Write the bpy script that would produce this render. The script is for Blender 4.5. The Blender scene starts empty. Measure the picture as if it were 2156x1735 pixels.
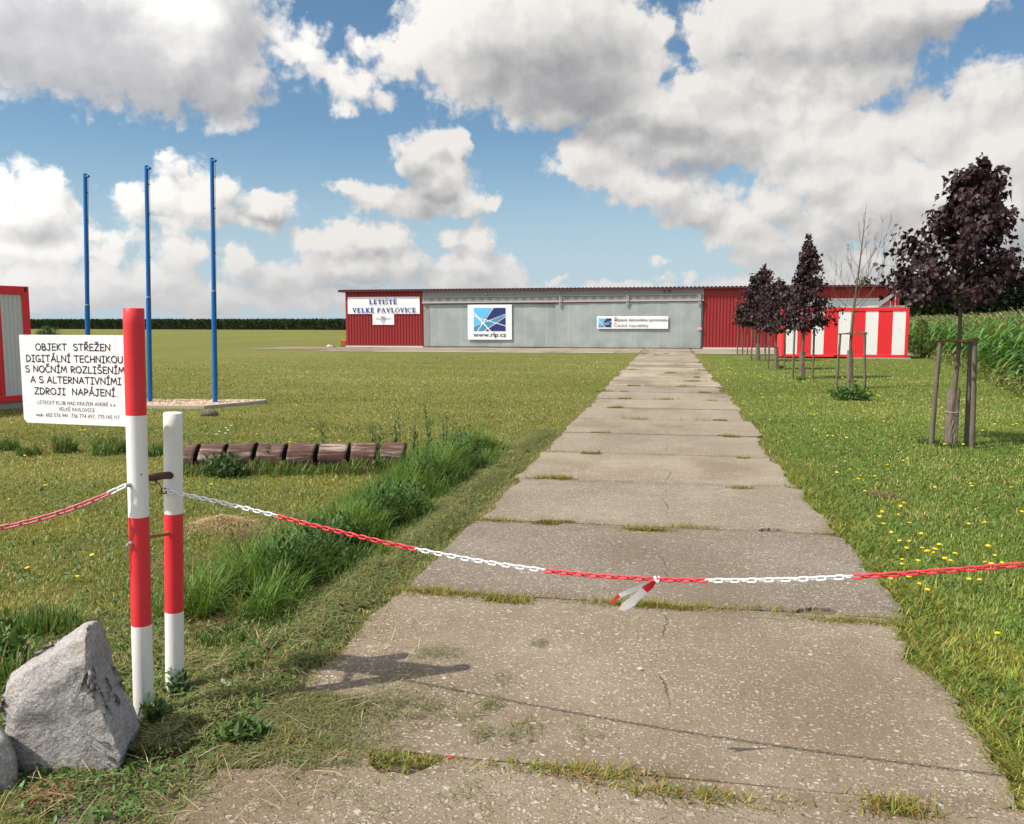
import bpy, math, random
import numpy as np
from mathutils import Vector, Matrix, noise as mnoise
from mathutils.geometry import delaunay_2d_cdt

random.seed(7)
rng = np.random.default_rng(11)
R = math.radians
S = bpy.context.scene
COL = S.collection

# ------------------------------------------------------------------ camera
F, CX, CY, CAM_H = 1800.0, 1077.5, 867.5, 1.72          # photo measured 2155 x 1735 wide
PITCH = math.atan((CY - 679) / F)
YAW = math.atan((1410 - CX) / F * math.cos(PITCH))      # the path runs along +Y, the camera looks left of it
cam = bpy.data.objects.new('camera', bpy.data.cameras.new('camera'))
COL.objects.link(cam)
cam.location = (0, 0, CAM_H)
cam.rotation_euler = (R(90) - PITCH, 0, YAW)
cam.data.sensor_width = 36
cam.data.lens = F / 2155 * 36
cam.data.clip_end = 3000
cam.data.clip_start = 0.05
S.camera = cam

def ray(px, py):
    x = (px - CX) / F; y = -(py - CY) / F
    fw = math.cos(PITCH) + y * math.sin(PITCH); up = -math.sin(PITCH) + y * math.cos(PITCH)
    c, s = math.cos(YAW), math.sin(YAW)
    return np.array([x * c - fw * s, x * s + fw * c, up])
def G(px, py, z=0.0):                                    # point of the ground (or of height z) seen there
    d = ray(px, py); return np.array([0, 0, CAM_H]) + d * ((z - CAM_H) / d[2])
def at(px, py, Y):                                       # point of the vertical plane at Y seen there
    d = ray(px, py); return np.array([0, 0, CAM_H]) + d * (Y / d[1])

# ------------------------------------------------------------------ exposure, sun, sky
S.view_settings.view_transform = 'Standard'
S.view_settings.look = 'None'
S.view_settings.exposure = 0.5
S.cycles.max_bounces = 5; S.cycles.diffuse_bounces = 2; S.cycles.glossy_bounces = 2; S.cycles.transmission_bounces = 3
S.view_settings.gamma = 1.0
SUN_EL = R(51)
SUN_DIR = np.array([-1.21, -0.76])                       # towards the sun, on the ground plan
SUN_DIR = SUN_DIR / np.linalg.norm(SUN_DIR)
sun = bpy.data.objects.new('sun', bpy.data.lights.new('sun', 'SUN'))
COL.objects.link(sun)
sun.data.energy = 4.1
sun.data.angle = R(0.53)
sun.data.color = (1.0, 0.94, 0.84)
sv = Vector((SUN_DIR[0] * math.cos(SUN_EL), SUN_DIR[1] * math.cos(SUN_EL), math.sin(SUN_EL)))
sun.rotation_euler = sv.to_track_quat('Z', 'Y').to_euler()

world = bpy.data.worlds.new('World'); S.world = world
world.use_nodes = True
try: world.cycles.sampling_method = 'NONE'
except Exception: pass
SKY_STRENGTH = 0.08

def azel(px, py):
    d = ray(px, py); d = d / np.linalg.norm(d)
    return math.degrees(math.atan2(d[0], d[1])), math.degrees(math.asin(d[2]))

# clouds: (x, y, half width, half height, strength), placed by their direction in the sky
CLOUDS = [
 # big grey cloud, upper left
 (60,40,330,125,1.3),(250,70,290,130,1.3),(430,60,150,110,1.1),(330,140,220,85,1.1),(470,170,70,80,1.0),(488,215,34,55,.75),(150,120,230,75,1.0),
 # torn strip between
 (588,70,45,34,.62),(630,110,62,36,.66),(690,150,70,34,.66),(745,185,66,32,.66),(795,205,38,28,.6),(715,222,36,20,.45),(650,80,30,26,.4),
 # big bright cloud, upper middle
 (775,95,45,28,.62),(850,115,80,50,.85),(920,90,95,80,1.1),(1010,60,150,110,1.3),(1150,60,200,120,1.3),(1290,100,115,120,1.2),(1000,150,130,70,1.05),(1170,180,190,80,1.2),(1260,170,150,85,1.2),(1180,235,110,40,.9),(1385,55,30,45,.85),(1330,215,120,60,1.0),
 # bank on the right
 (1560,60,115,75,1.2),(1700,55,200,80,1.3),(1860,40,150,75,1.2),(2000,5,90,30,.9),(1560,180,120,75,1.2),(1700,165,200,70,1.2),(1470,195,60,50,.9),(1410,250,180,60,1.1),(1560,265,160,55,1.1),
 (1240,330,85,45,.85),(1300,365,90,48,.9),(1370,395,105,55,1.0),(1470,430,90,52,1.0),(1540,470,90,50,.95),(1610,520,75,48,.8),(1660,560,70,35,.6),(1320,290,130,50,.9),(1450,320,140,36,.9),
 (1600,230,60,45,.9),(1660,225,60,70,1.05),(1730,225,75,70,1.05),(1690,300,130,80,1.15),(1800,310,130,85,1.15),(1740,370,130,70,1.1),(1850,400,140,95,1.1),(1960,270,140,70,1.0),(2075,210,95,75,1.0),(2100,330,110,110,1.1),(2000,400,150,100,1.1),(1750,470,150,60,.95),(1640,430,70,38,.85),(2100,450,110,90,1.0),
 (1960,490,160,70,.85),(1800,560,190,55,.7),(2080,560,140,70,.8),(1560,300,90,40,.9),
 # small heaped cloud in the middle
 (905,300,46,42,1.0),(950,305,40,40,1.0),(880,335,62,42,.95),(925,380,64,64,1.1),(735,395,46,28,.85),(790,425,60,32,.9),(880,425,90,40,1.0),(960,430,80,32,.95),(1024,424,26,24,.95),
 # heaped cloud on the left
 (352,330,24,22,.6),(385,365,40,34,.55),(282,425,54,33,.9),(345,415,44,36,.85),(440,400,60,42,1.0),(410,430,90,44,1.0),(560,442,72,34,1.0),(480,455,110,28,.9),(350,460,100,26,.55),
 # left edge
 (15,400,60,62,1.0),(100,395,42,44,.9),(60,450,92,60,1.05),(30,520,90,55,1.0),(120,455,60,50,.8),
 # low bank
 (130,525,64,36,.8),(60,580,110,40,.85),(215,500,100,26,.45),(225,540,36,30,.6),(370,525,58,46,.85),(330,590,85,40,.85),(240,590,110,36,.7),(505,555,56,42,.85),(560,595,80,40,.8),
 (680,510,64,40,.95),(720,490,40,30,.9),(765,510,60,36,.95),(826,500,36,36,.95),(850,555,56,44,.95),(740,560,130,44,1.0),(640,585,70,36,.85),(945,503,32,26,.9),(1012,510,42,40,1.0),(990,560,84,44,1.0),(950,595,100,36,.9),(1050,590,60,30,.8),
 (150,620,200,40,.8),(420,630,240,34,.8),(700,630,240,30,.8),(1098,597,24,14,.75),(1166,592,20,12,.75),(1383,552,16,11,.55),(1400,585,30,10,.4),(1440,586,24,20,.75),(1300,612,240,16,.55),(1600,600,150,24,.6),(1700,640,300,26,.5),
]
DARK = [  # undersides that stay grey whatever the puffs do
 (300,180,300,75,1.1),(110,120,260,85,1.0),(480,180,80,90,.8),(110,30,240,90,.9),(500,50,90,110,.7),(260,60,150,70,.5),(1190,185,170,75,.75),(1300,275,190,55,.6),(1450,330,170,45,.4),(1290,120,100,75,.45),(1060,150,120,50,.4),
 (1800,135,240,40,.4),(1960,70,150,50,.4),(920,425,80,40,.55),(900,380,50,50,.3),(1860,480,260,50,.3),(2090,530,180,80,.5),(1950,200,100,50,.3),(1700,560,220,40,.35),(560,465,110,16,.45),(760,600,420,40,.3),(300,640,320,40,.35),(760,545,70,22,.4),(60,500,100,30,.35),(1400,470,120,30,.3),
]
def build_world():
    nt = bpy.data.node_groups.new('sky_with_clouds', 'ShaderNodeTree'); N = nt.nodes; L = nt.links
    nt.interface.new_socket('Sky', in_out='OUTPUT', socket_type='NodeSocketShader')
    def put(n, i, v):
        if v is None: return
        if isinstance(v, (int, float, tuple)): n.inputs[i].default_value = v
        else: L.new(v, n.inputs[i])
    def math_(op, a, b=None, c=None, clamp=False):
        n = N.new('ShaderNodeMath'); n.operation = op; n.use_clamp = clamp
        for i, v in enumerate((a, b, c)): put(n, i, v)
        return n.outputs[0]
    def vmath(op, a, b=None, c=None):
        n = N.new('ShaderNodeVectorMath'); n.operation = op
        put(n, 0, a)
        if op == 'SCALE': put(n, 'Scale', b)
        else: put(n, 1, b); put(n, 2, c)
        return n.outputs['Value'] if op in ('LENGTH', 'DOT_PRODUCT') else n.outputs[0]
    def noise(v, scale, detail, rough=0.55):
        n = N.new('ShaderNodeTexNoise'); n.noise_dimensions = '2D'
        put(n, 'Scale', scale); put(n, 'Detail', detail); put(n, 'Roughness', rough); put(n, 'Vector', v); return n
    def rmap(v, a, b, c, d, smooth=True):
        n = N.new('ShaderNodeMapRange'); n.interpolation_type = 'SMOOTHSTEP' if smooth else 'LINEAR'
        for i, x in enumerate((v, a, b, c, d)): put(n, i, x)
        return n.outputs[0]
    def mix(f, a, b):
        n = N.new('ShaderNodeMix'); n.data_type = 'RGBA'
        for k, v in (('Factor', f), ('A', a), ('B', b)): put(n, k, (*v, 1) if isinstance(v, tuple) else v)
        return n.outputs['Result']
    deg = 180 / math.pi / F
    SPREAD = 1.12
    def blobs(P, items, smooth):
        acc = None
        for (x, y, a, b, s) in items:
            az, el = azel(x, y)
            ia, ib = 1 / (a * SPREAD * deg), 1 / (b * SPREAD * deg)
            l = vmath('LENGTH', vmath('MULTIPLY_ADD', P, (ia, ib, 0), (-az * ia, -el * ib, 0)))
            d = math_('MULTIPLY_ADD', l, -s, s)
            acc = d if acc is None else math_('SMOOTH_MAX', acc, d, smooth)
        return acc
    tc = N.new('ShaderNodeTexCoord')
    nrm = vmath('NORMALIZE', tc.outputs['Generated'])
    sep = N.new('ShaderNodeSeparateXYZ'); L.new(nrm, sep.inputs[0])
    az = math_('MULTIPLY', math_('ARCTAN2', sep.outputs[0], sep.outputs[1]), 180 / math.pi)
    el = math_('MULTIPLY', math_('ARCSINE', sep.outputs[2]), 180 / math.pi)
    cmb = N.new('ShaderNodeCombineXYZ'); L.new(az, cmb.inputs[0]); L.new(el, cmb.inputs[1])
    P0 = cmb.outputs[0]
    # clear sky, paler toward the horizon
    sky = N.new('ShaderNodeTexSky'); sky.sky_type = 'NISHITA'; sky.sun_disc = False
    sky.sun_elevation = SUN_EL; sky.sun_rotation = math.atan2(SUN_DIR[0], SUN_DIR[1])
    sky.air_density = 1.0; sky.dust_density = 0.3; sky.ozone_density = 1.0
    k_ = 1.0 / SKY_STRENGTH
    skc = mix(rmap(el, 0.0, 13.0, 0.85, 0.0), vmath('MULTIPLY', sky.outputs[0], (0.74, 0.91, 0.97)), (.36 * k_, .445 * k_, .52 * k_))
    # clouds brightened toward the sun, mostly out of view, as added fill light
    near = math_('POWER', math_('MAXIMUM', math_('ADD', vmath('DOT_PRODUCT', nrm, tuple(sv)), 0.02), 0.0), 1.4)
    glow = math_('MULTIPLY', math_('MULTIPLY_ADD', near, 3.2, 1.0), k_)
    hz = rmap(el, 0.0, 6.5, 0.6, 0.0)
    body = math_('MULTIPLY_ADD', noise(P0, 0.16, 4, 0.45).outputs[0], 0.4, -0.2)
    def closure(density, bright):
        ramp = N.new('ShaderNodeValToRGB'); L.new(bright, ramp.inputs[0])
        e = ramp.color_ramp.elements
        e[0].position = 0.0; e[0].color = (.235, .238, .252, 1)
        e[1].position = 1.0; e[1].color = (.61, .592, .565, 1)
        for p, c in ((0.35, (.315, .315, .322, 1)), (0.68, (.455, .446, .436, 1))): e.new(p).color = c
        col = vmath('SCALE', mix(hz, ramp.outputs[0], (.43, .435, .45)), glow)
        bg = N.new('ShaderNodeBackground'); bg.inputs['Strength'].default_value = SKY_STRENGTH
        L.new(mix(density, skc, col), bg.inputs['Color']); return bg.outputs[0]
    warp = lambda P: vmath('MULTIPLY_ADD', vmath('SUBTRACT', noise(P, 0.42, 5, 0.6).outputs['Color'], (.5, .5, .5)), (2.6, 2.0, 0), P)
    wdk = vmath('MULTIPLY_ADD', vmath('SUBTRACT', noise(P0, 0.3, 3).outputs['Color'], (.5, .5, .5)), (4, 3, 0), P0)
    P1 = vmath('ADD', P0, (-0.75, 1.0, 0))
    def detail(P, wp):
        vo = N.new('ShaderNodeTexVoronoi'); vo.feature = 'F1'; vo.voronoi_dimensions = '2D'
        put(vo, 'Scale', 0.62); put(vo, 'Detail', 2.0); put(vo, 'Roughness', 0.5); vo.normalize = True
        L.new(wp, vo.inputs['Vector'])
        return math_('MULTIPLY_ADD', vo.outputs['Distance'], -0.75, 0.26), math_('MULTIPLY_ADD', noise(P, 0.8, 6, 0.56).outputs[0], 0.70, -0.37)
    w0, w1 = warp(P0), warp(P1)
    (pf0, fb0), (pf1, fb1) = detail(P0, w0), detail(P1, w1)
    def column(x0, x1):
        """the clouds placed between two columns of the view"""
        def pick(items, pad): return [b for b in items if b[0] + b[2] * SPREAD * 1.7 + pad > x0 and b[0] - b[2] * SPREAD * 1.7 - pad < x1]
        it = pick(CLOUDS, 40)
        D0 = math_('MINIMUM', blobs(w0, it, 0.24), 0.9); D1 = math_('MINIMUM', blobs(w1, it, 0.24), 0.9)
        tot = math_('ADD', math_('ADD', D0, pf0), fb0)
        S0 = math_('ADD', math_('MULTIPLY_ADD', pf0, 0.8, math_('MULTIPLY', fb0, 0.25)), D0)
        S1 = math_('ADD', math_('MULTIPLY_ADD', pf1, 0.8, math_('MULTIPLY', fb1, 0.25)), D1)
        lit = math_('MULTIPLY', math_('SUBTRACT', S0, S1), 0.47)
        dk = math_('MINIMUM', math_('MAXIMUM', blobs(wdk, pick(DARK, 60), 0.2), 0.0), 0.55)
        br = math_('ADD', math_('MULTIPLY_ADD', dk, -1.1, math_('ADD', lit, 0.85)), body)
        return closure(rmap(tot, -0.02, 0.42, 0.0, 1.0), br)
    # the rest of the sky: broken cloud without placed shapes
    far = noise(P0, 0.045, 5, 0.55).outputs[0]; far1 = noise(vmath('ADD', P0, (-2.0, 3.0, 0)), 0.045, 5, 0.55).outputs[0]
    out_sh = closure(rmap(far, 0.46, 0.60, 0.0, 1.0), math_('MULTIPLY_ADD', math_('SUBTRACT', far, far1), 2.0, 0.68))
    cuts = [-260, 640, 1130, 1560, 2420]
    azc = [azel(x, 679)[0] for x in cuts]
    def step(v, a):
        n = N.new('ShaderNodeMath'); n.operation = 'GREATER_THAN'; L.new(v, n.inputs[0]); n.inputs[1].default_value = a; return n.outputs[0]
    def shmix(f, a, b):
        n = N.new('ShaderNodeMixShader'); L.new(f, n.inputs[0]); L.new(a, n.inputs[1]); L.new(b, n.inputs[2]); return n.outputs[0]
    sh = out_sh
    for a, b, ca, cb in zip(azc, azc[1:], cuts, cuts[1:]):
        f = math_('MULTIPLY', step(az, a), math_('LESS_THAN', az, b))
        f = math_('MULTIPLY', math_('MULTIPLY', f, math_('LESS_THAN', el, 27.0)), step(el, -0.5))
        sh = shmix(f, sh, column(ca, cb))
    L.new(sh, N.new('NodeGroupOutput').inputs[0])
    wt = world.node_tree; wt.nodes.clear()
    gn = wt.nodes.new('ShaderNodeGroup'); gn.node_tree = nt
    wt.links.new(gn.outputs[0], wt.nodes.new('ShaderNodeOutputWorld').inputs['Surface'])
build_world()

# ------------------------------------------------------------------ helpers
def tag(o, label=None, cat=None, group=None, kind=None):
    if label: o['label'] = label
    if cat: o['category'] = cat
    if group: o['group'] = group
    if kind: o['kind'] = kind
    return o
def empty(name, loc=(0, 0, 0), rz=0.0):
    o = bpy.data.objects.new(name, None); COL.objects.link(o)
    o.location = loc; o.rotation_euler = (0, 0, rz); o.empty_display_size = 0.1
    return o
class MB:
    def __init__(s): s.v, s.f, s.m, s.sm = [], [], [], []
    def add(s, vs, fs, mi=0, smooth=False):
        b = len(s.v); s.v += [tuple(map(float, p)) for p in vs]
        for f in fs: s.f.append(tuple(i + b for i in f)); s.m.append(mi); s.sm.append(smooth)
    def box(s, x0, x1, y0, y1, z0, z1, mi=0):
        s.add([(x0,y0,z0),(x1,y0,z0),(x1,y1,z0),(x0,y1,z0),(x0,y0,z1),(x1,y0,z1),(x1,y1,z1),(x0,y1,z1)],
              [(0,3,2,1),(4,5,6,7),(0,1,5,4),(1,2,6,5),(2,3,7,6),(3,0,4,7)], mi)
    def bar(s, a, b, w, h, mi=0, up=(0,0,1)):             # rectangular bar from a to b
        a, b = Vector(a), Vector(b); d = (b - a).normalized(); u = Vector(up)
        x = d.cross(u)
        if x.length < 1e-4: x = d.cross(Vector((1,0,0)))
        x.normalize(); u = x.cross(d).normalized(); x *= w / 2; u *= h / 2
        vs = [a-x-u, a+x-u, a+x+u, a-x+u, b-x-u, b+x-u, b+x+u, b-x+u]
        s.add(vs, [(0,1,2,3),(7,6,5,4),(0,4,5,1),(1,5,6,2),(2,6,7,3),(3,7,4,0)], mi)
    def tube(s, pts, rad, sides=10, mi=0, cap=True, smooth=True, wob=0.0):
        pts = [Vector(p) for p in pts]
        if isinstance(rad, (int, float)): rad = [rad] * len(pts)
        n = len(pts); vs = []; ref = None
        for i, p in enumerate(pts):
            d = (pts[min(i+1, n-1)] - pts[max(i-1, 0)])
            d = d.normalized() if d.length > 1e-9 else Vector((0,0,1))
            if ref is None:
                ref = d.cross(Vector((0,0,1)) if abs(d.z) < .9 else Vector((1,0,0))).normalized()
            ref = (ref - d * ref.dot(d)).normalized(); bi = d.cross(ref)
            for k in range(sides):
                a = 2 * math.pi * k / sides
                r = rad[i] * (1 + (random.uniform(-wob, wob) if wob else 0))
                vs.append(p + (ref * math.cos(a) + bi * math.sin(a)) * r)
        fs = [(i*sides+k, i*sides+(k+1)%sides, (i+1)*sides+(k+1)%sides, (i+1)*sides+k) for i in range(n-1) for k in range(sides)]
        s.add(vs, fs, mi, smooth)
        if cap:
            m_ = len(vs) - sides
            s.add(vs[:sides], [tuple(reversed(range(sides)))], mi); s.add(vs[m_:], [tuple(range(sides))], mi)
    def build(s, name, mats, parent=None, loc=None, bevel=0):
        me = bpy.data.meshes.new(name); me.from_pydata(s.v, [], s.f)
        mats = mats if isinstance(mats, (list, tuple)) else [mats]
        for m in mats: me.materials.append(m)
        me.polygons.foreach_set('material_index', s.m); me.polygons.foreach_set('use_smooth', s.sm)
        me.update()
        o = bpy.data.objects.new(name, me); COL.objects.link(o)
        if parent is not None: o.parent = parent
        if loc is not None: o.location = loc
        if bevel:
            b = o.modifiers.new('bevel', 'BEVEL'); b.width = bevel; b.segments = 2; b.limit_method = 'ANGLE'
        return o
def np_mesh(name, verts, loops, starts, mats, colors=None, parent=None, smooth=False, midx=None):
    """One mesh from numpy arrays: verts (N,3), loops (vertex indices), starts (first loop of each face)."""
    me = bpy.data.meshes.new(name)
    verts = np.ascontiguousarray(verts, dtype=np.float32); loops = np.asarray(loops, dtype=np.int32); starts = np.asarray(starts, dtype=np.int32)
    me.vertices.add(len(verts)); me.vertices.foreach_set('co', verts.ravel())
    me.loops.add(len(loops)); me.loops.foreach_set('vertex_index', loops)
    me.polygons.add(len(starts)); me.polygons.foreach_set('loop_start', starts)
    if midx is not None: me.polygons.foreach_set('material_index', np.asarray(midx, dtype=np.int32))
    if smooth: me.polygons.foreach_set('use_smooth', np.ones(len(starts), dtype=bool))
    me.update(calc_edges=True)
    if colors is not None:
        at_ = me.color_attributes.new('tint', 'FLOAT_COLOR', 'POINT')
        c = np.ones((len(verts), 4), dtype=np.float32); c[:, :3] = colors
        at_.data.foreach_set('color', c.ravel())
    for m in (mats if isinstance(mats, (list, tuple)) else [mats]): me.materials.append(m)
    o = bpy.data.objects.new(name, me); COL.objects.link(o)
    if parent is not None: o.parent = parent
    return o
def stamp(tv, tf, mats3, pos, colors=None):
    """Copies of a template (tv verts, tf faces) under matrices (N,3,3) at pos: arrays for np_mesh."""
    tv = np.asarray(tv, dtype=np.float64); K = len(tv); N = len(pos)
    v = np.einsum('nij,kj->nki', mats3, tv) + pos[:, None, :]
    fl = np.concatenate([np.asarray(f) for f in tf]); ln = np.array([len(f) for f in tf])
    loops = (fl[None, :] + (np.arange(N) * K)[:, None]).ravel()
    st = np.concatenate([[0], np.cumsum(ln)[:-1]])
    starts = (st[None, :] + (np.arange(N) * len(fl))[:, None]).ravel()
    c = None if colors is None else np.repeat(colors, K, axis=0)
    return v.reshape(-1, 3), loops, starts, c
def rotz(a):
    c, s = np.cos(a), np.sin(a); z = np.zeros_like(a); o = np.ones_like(a)
    return np.stack([np.stack([c, -s, z], -1), np.stack([s, c, z], -1), np.stack([z, z, o], -1)], -2)
def rotx(a):
    c, s = np.cos(a), np.sin(a); z = np.zeros_like(a); o = np.ones_like(a)
    return np.stack([np.stack([o, z, z], -1), np.stack([z, c, -s], -1), np.stack([z, s, c], -1)], -2)
def merge(parts):
    vs, ls, ss, cs = [], [], [], []; bv = bl = 0
    for v, l, s, c in parts:
        vs.append(v); ls.append(l + bv); ss.append(s + bl); cs.append(c); bv += len(v); bl += len(l)
    return np.concatenate(vs), np.concatenate(ls), np.concatenate(ss), (np.concatenate(cs) if cs[0] is not None else None)
_tab = rng.random((256, 256))
def vnoise(x, y):
    xi = np.floor(x).astype(int); yi = np.floor(y).astype(int); fx = x - xi; fy = y - yi
    fx = fx * fx * (3 - 2 * fx); fy = fy * fy * (3 - 2 * fy)
    g = lambda a, b: _tab[a & 255, b & 255]
    return (g(xi, yi) * (1 - fx) + g(xi + 1, yi) * fx) * (1 - fy) + (g(xi, yi + 1) * (1 - fx) + g(xi + 1, yi + 1) * fx) * fy
def fbm(x, y, o=4):
    x = np.asarray(x, float); y = np.asarray(y, float); t = 0; a = .5
    for k in range(o): t = t + a * vnoise(x * 2**k + 17 * k, y * 2**k + 31 * k); a *= .5
    return t / (1 - .5**o)

# ------------------------------------------------------------------ materials
class Mat:
    def __init__(s, name, rough=0.6, color=None, spec=0.5, metal=0.0):
        s.m = bpy.data.materials.new(name); s.m.use_nodes = True
        s.t = s.m.node_tree; s.N = s.t.nodes; s.L = s.t.links
        s.b = s.N['Principled BSDF']; s.b.inputs['Roughness'].default_value = rough
        s.b.inputs['Specular IOR Level'].default_value = spec; s.b.inputs['Metallic'].default_value = metal
        if color: s.b.inputs['Base Color'].default_value = (*color, 1)
    def pos(s):
        g = s.N.new('ShaderNodeNewGeometry'); return g.outputs['Position']
    def obj(s):
        g = s.N.new('ShaderNodeTexCoord'); return g.outputs['Object']
    def noise(s, v, scale, detail=4, rough=.55, out=0):
        n = s.N.new('ShaderNodeTexNoise'); n.inputs['Scale'].default_value = scale; n.inputs['Detail'].default_value = detail
        n.inputs['Roughness'].default_value = rough; s.L.new(v, n.inputs['Vector']); return n.outputs[out]
    def voro(s, v, scale, feat='F1', rnd=1.0):
        n = s.N.new('ShaderNodeTexVoronoi'); n.feature = feat; n.inputs['Scale'].default_value = scale
        n.inputs['Randomness'].default_value = rnd; s.L.new(v, n.inputs['Vector']); return n
    def math(s, op, a, b=None, c=None, clamp=False):
        n = s.N.new('ShaderNodeMath'); n.operation = op; n.use_clamp = clamp
        for i, v in enumerate((a, b, c)):
            if v is None: continue
            if isinstance(v, (int, float)): n.inputs[i].default_value = v
            else: s.L.new(v, n.inputs[i])
        return n.outputs[0]
    def rng(s, v, a, b, c=0.0, d=1.0, smooth=True):
        n = s.N.new('ShaderNodeMapRange'); n.interpolation_type = 'SMOOTHSTEP' if smooth else 'LINEAR'
        s.L.new(v, n.inputs[0])
        for i, x in enumerate((a, b, c, d)): n.inputs[i + 1].default_value = x
        return n.outputs[0]
    def scale(s, v, k):
        n = s.N.new('ShaderNodeVectorMath'); n.operation = 'MULTIPLY'; s.L.new(v, n.inputs[0]); n.inputs[1].default_value = k; return n.outputs[0]
    def sep(s, v):
        n = s.N.new('ShaderNodeSeparateXYZ'); s.L.new(v, n.inputs[0]); return n.outputs
    def mix(s, f, a, b, mode='MIX'):
        n = s.N.new('ShaderNodeMix'); n.data_type = 'RGBA'; n.blend_type = mode
        for k, v in (('Factor', f), ('A', a), ('B', b)):
            if isinstance(v, (int, float)): n.inputs[k].default_value = v
            elif isinstance(v, tuple): n.inputs[k].default_value = (*v, 1)
            else: s.L.new(v, n.inputs[k])
        return n.outputs['Result']
    def ramp(s, v, stops):
        n = s.N.new('ShaderNodeValToRGB'); s.L.new(v, n.inputs[0]); e = n.color_ramp.elements
        while len(e) < len(stops): e.new(0.5)
        for k, (p, c) in enumerate(stops): e[k].position = p; e[k].color = (*c, 1)
        return n.outputs[0]
    def attr(s, name='tint'):
        n = s.N.new('ShaderNodeAttribute'); n.attribute_name = name; return n.outputs['Color']
    def color(s, v): s.L.new(v, s.b.inputs['Base Color'])
    def rough(s, v): s.L.new(v, s.b.inputs['Roughness'])
    def bump(s, v, strength=.3, dist=.01):
        n = s.N.new('ShaderNodeBump'); n.inputs['Strength'].default_value = strength; n.inputs['Distance'].default_value = dist
        s.L.new(v, n.inputs['Height']); s.L.new(n.outputs[0], s.b.inputs['Normal'])
    def translucent(s, colv, f=.3):
        tr = s.N.new('ShaderNodeBsdfTranslucent')
        if isinstance(colv, tuple): tr.inputs[0].default_value = (*colv, 1)
        else: s.L.new(colv, tr.inputs[0])
        mx = s.N.new('ShaderNodeMixShader'); mx.inputs[0].default_value = f
        s.L.new(s.b.outputs[0], mx.inputs[1]); s.L.new(tr.outputs[0], mx.inputs[2])
        s.L.new(mx.outputs[0], s.N['Material Output'].inputs['Surface'])

def paint(name, col, rough=.45, dirt=.12, scale=3.0, dirtcol=(.25, .22, .18), bumpk=.05, spec=.4):
    m = Mat(name, rough, spec=spec); p = m.obj()
    n = m.noise(p, scale, 6, .65); n2 = m.noise(p, scale * 9, 4, .6)
    f = m.math('MULTIPLY', m.rng(n, .45, .8), dirt)
    c = m.mix(f, col, dirtcol)
    c = m.mix(m.math('MULTIPLY', m.rng(n2, .6, .75), dirt * .8), c, tuple(x * .6 for x in dirtcol))
    m.color(c); m.rough(m.rng(n, .3, .7, rough - .08, rough + .15)); m.bump(n2, bumpk, .004)
    return m.m
def tape_mat(name, col):
    m = Mat(name, .35, col, .4); m.translucent(col, .45); return m.m
def post_paint(name, col):
    m = Mat(name, .42, spec=.4); p = m.obj(); x, y, z = m.sep(p)
    n = m.noise(p, 6, 6, .65); st = m.noise(m.scale(p, (30, 30, 2.5)), 1.0, 4, .6)
    c = m.mix(m.math('MULTIPLY', m.rng(n, .5, .8), .10), col, (.3, .25, .2))
    c = m.mix(m.math('MULTIPLY', m.rng(st, .58, .75), .10), c, tuple(v * .6 for v in col))
    chip = m.voro(m.scale(p, (1, 1, .7)), 34); sp = m.math('MULTIPLY', m.rng(chip.outputs['Distance'], .17, .12), m.math('GREATER_THAN', m.sep(chip.outputs['Color'])[0], .965))
    c = m.mix(m.math('MULTIPLY', sp, .8), c, (.20, .13, .09))
    mud = m.math('MULTIPLY', m.rng(m.math('ADD', z, m.math('MULTIPLY_ADD', m.noise(p, 22, 4, .7), -.22, .11)), .13, .02), m.rng(m.noise(p, 50, 4, .7), .38, .62))
    c = m.mix(m.math('MULTIPLY', mud, .75), c, (.20, .155, .10))
    m.color(c); m.rough(m.rng(n, .3, .7, .35, .6)); m.bump(m.math('ADD', m.noise(p, 40, 3), m.math('MULTIPLY', sp, -1.0)), .12, .002); return m.m
def leafmat(name, trans=.3, rough=.5, spec=.4, tcol=(1.25, 1.15, .5)):
    m = Mat(name, rough, spec=spec); a = m.attr(); m.color(a)
    t = m.mix(1.0, a, tcol, 'MULTIPLY')
    m.translucent(t, trans); return m.m

M = {}
M['grass'] = leafmat('grass_blade', .32, .55, .3)
M['leaf'] = leafmat('weed_leaf', .28, .5, .4)
M['corn'] = leafmat('corn_leaf', .28, .42, .5)
M['maple'] = leafmat('purple_maple_leaf', .06, .5, .32, (1.6, .7, .6))
M['dark_leaf'] = leafmat('woodland_leaf', .2, .6, .2)
M['hay'] = leafmat('dry_hay', .1, .8, .1, (1, .9, .7))

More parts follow.
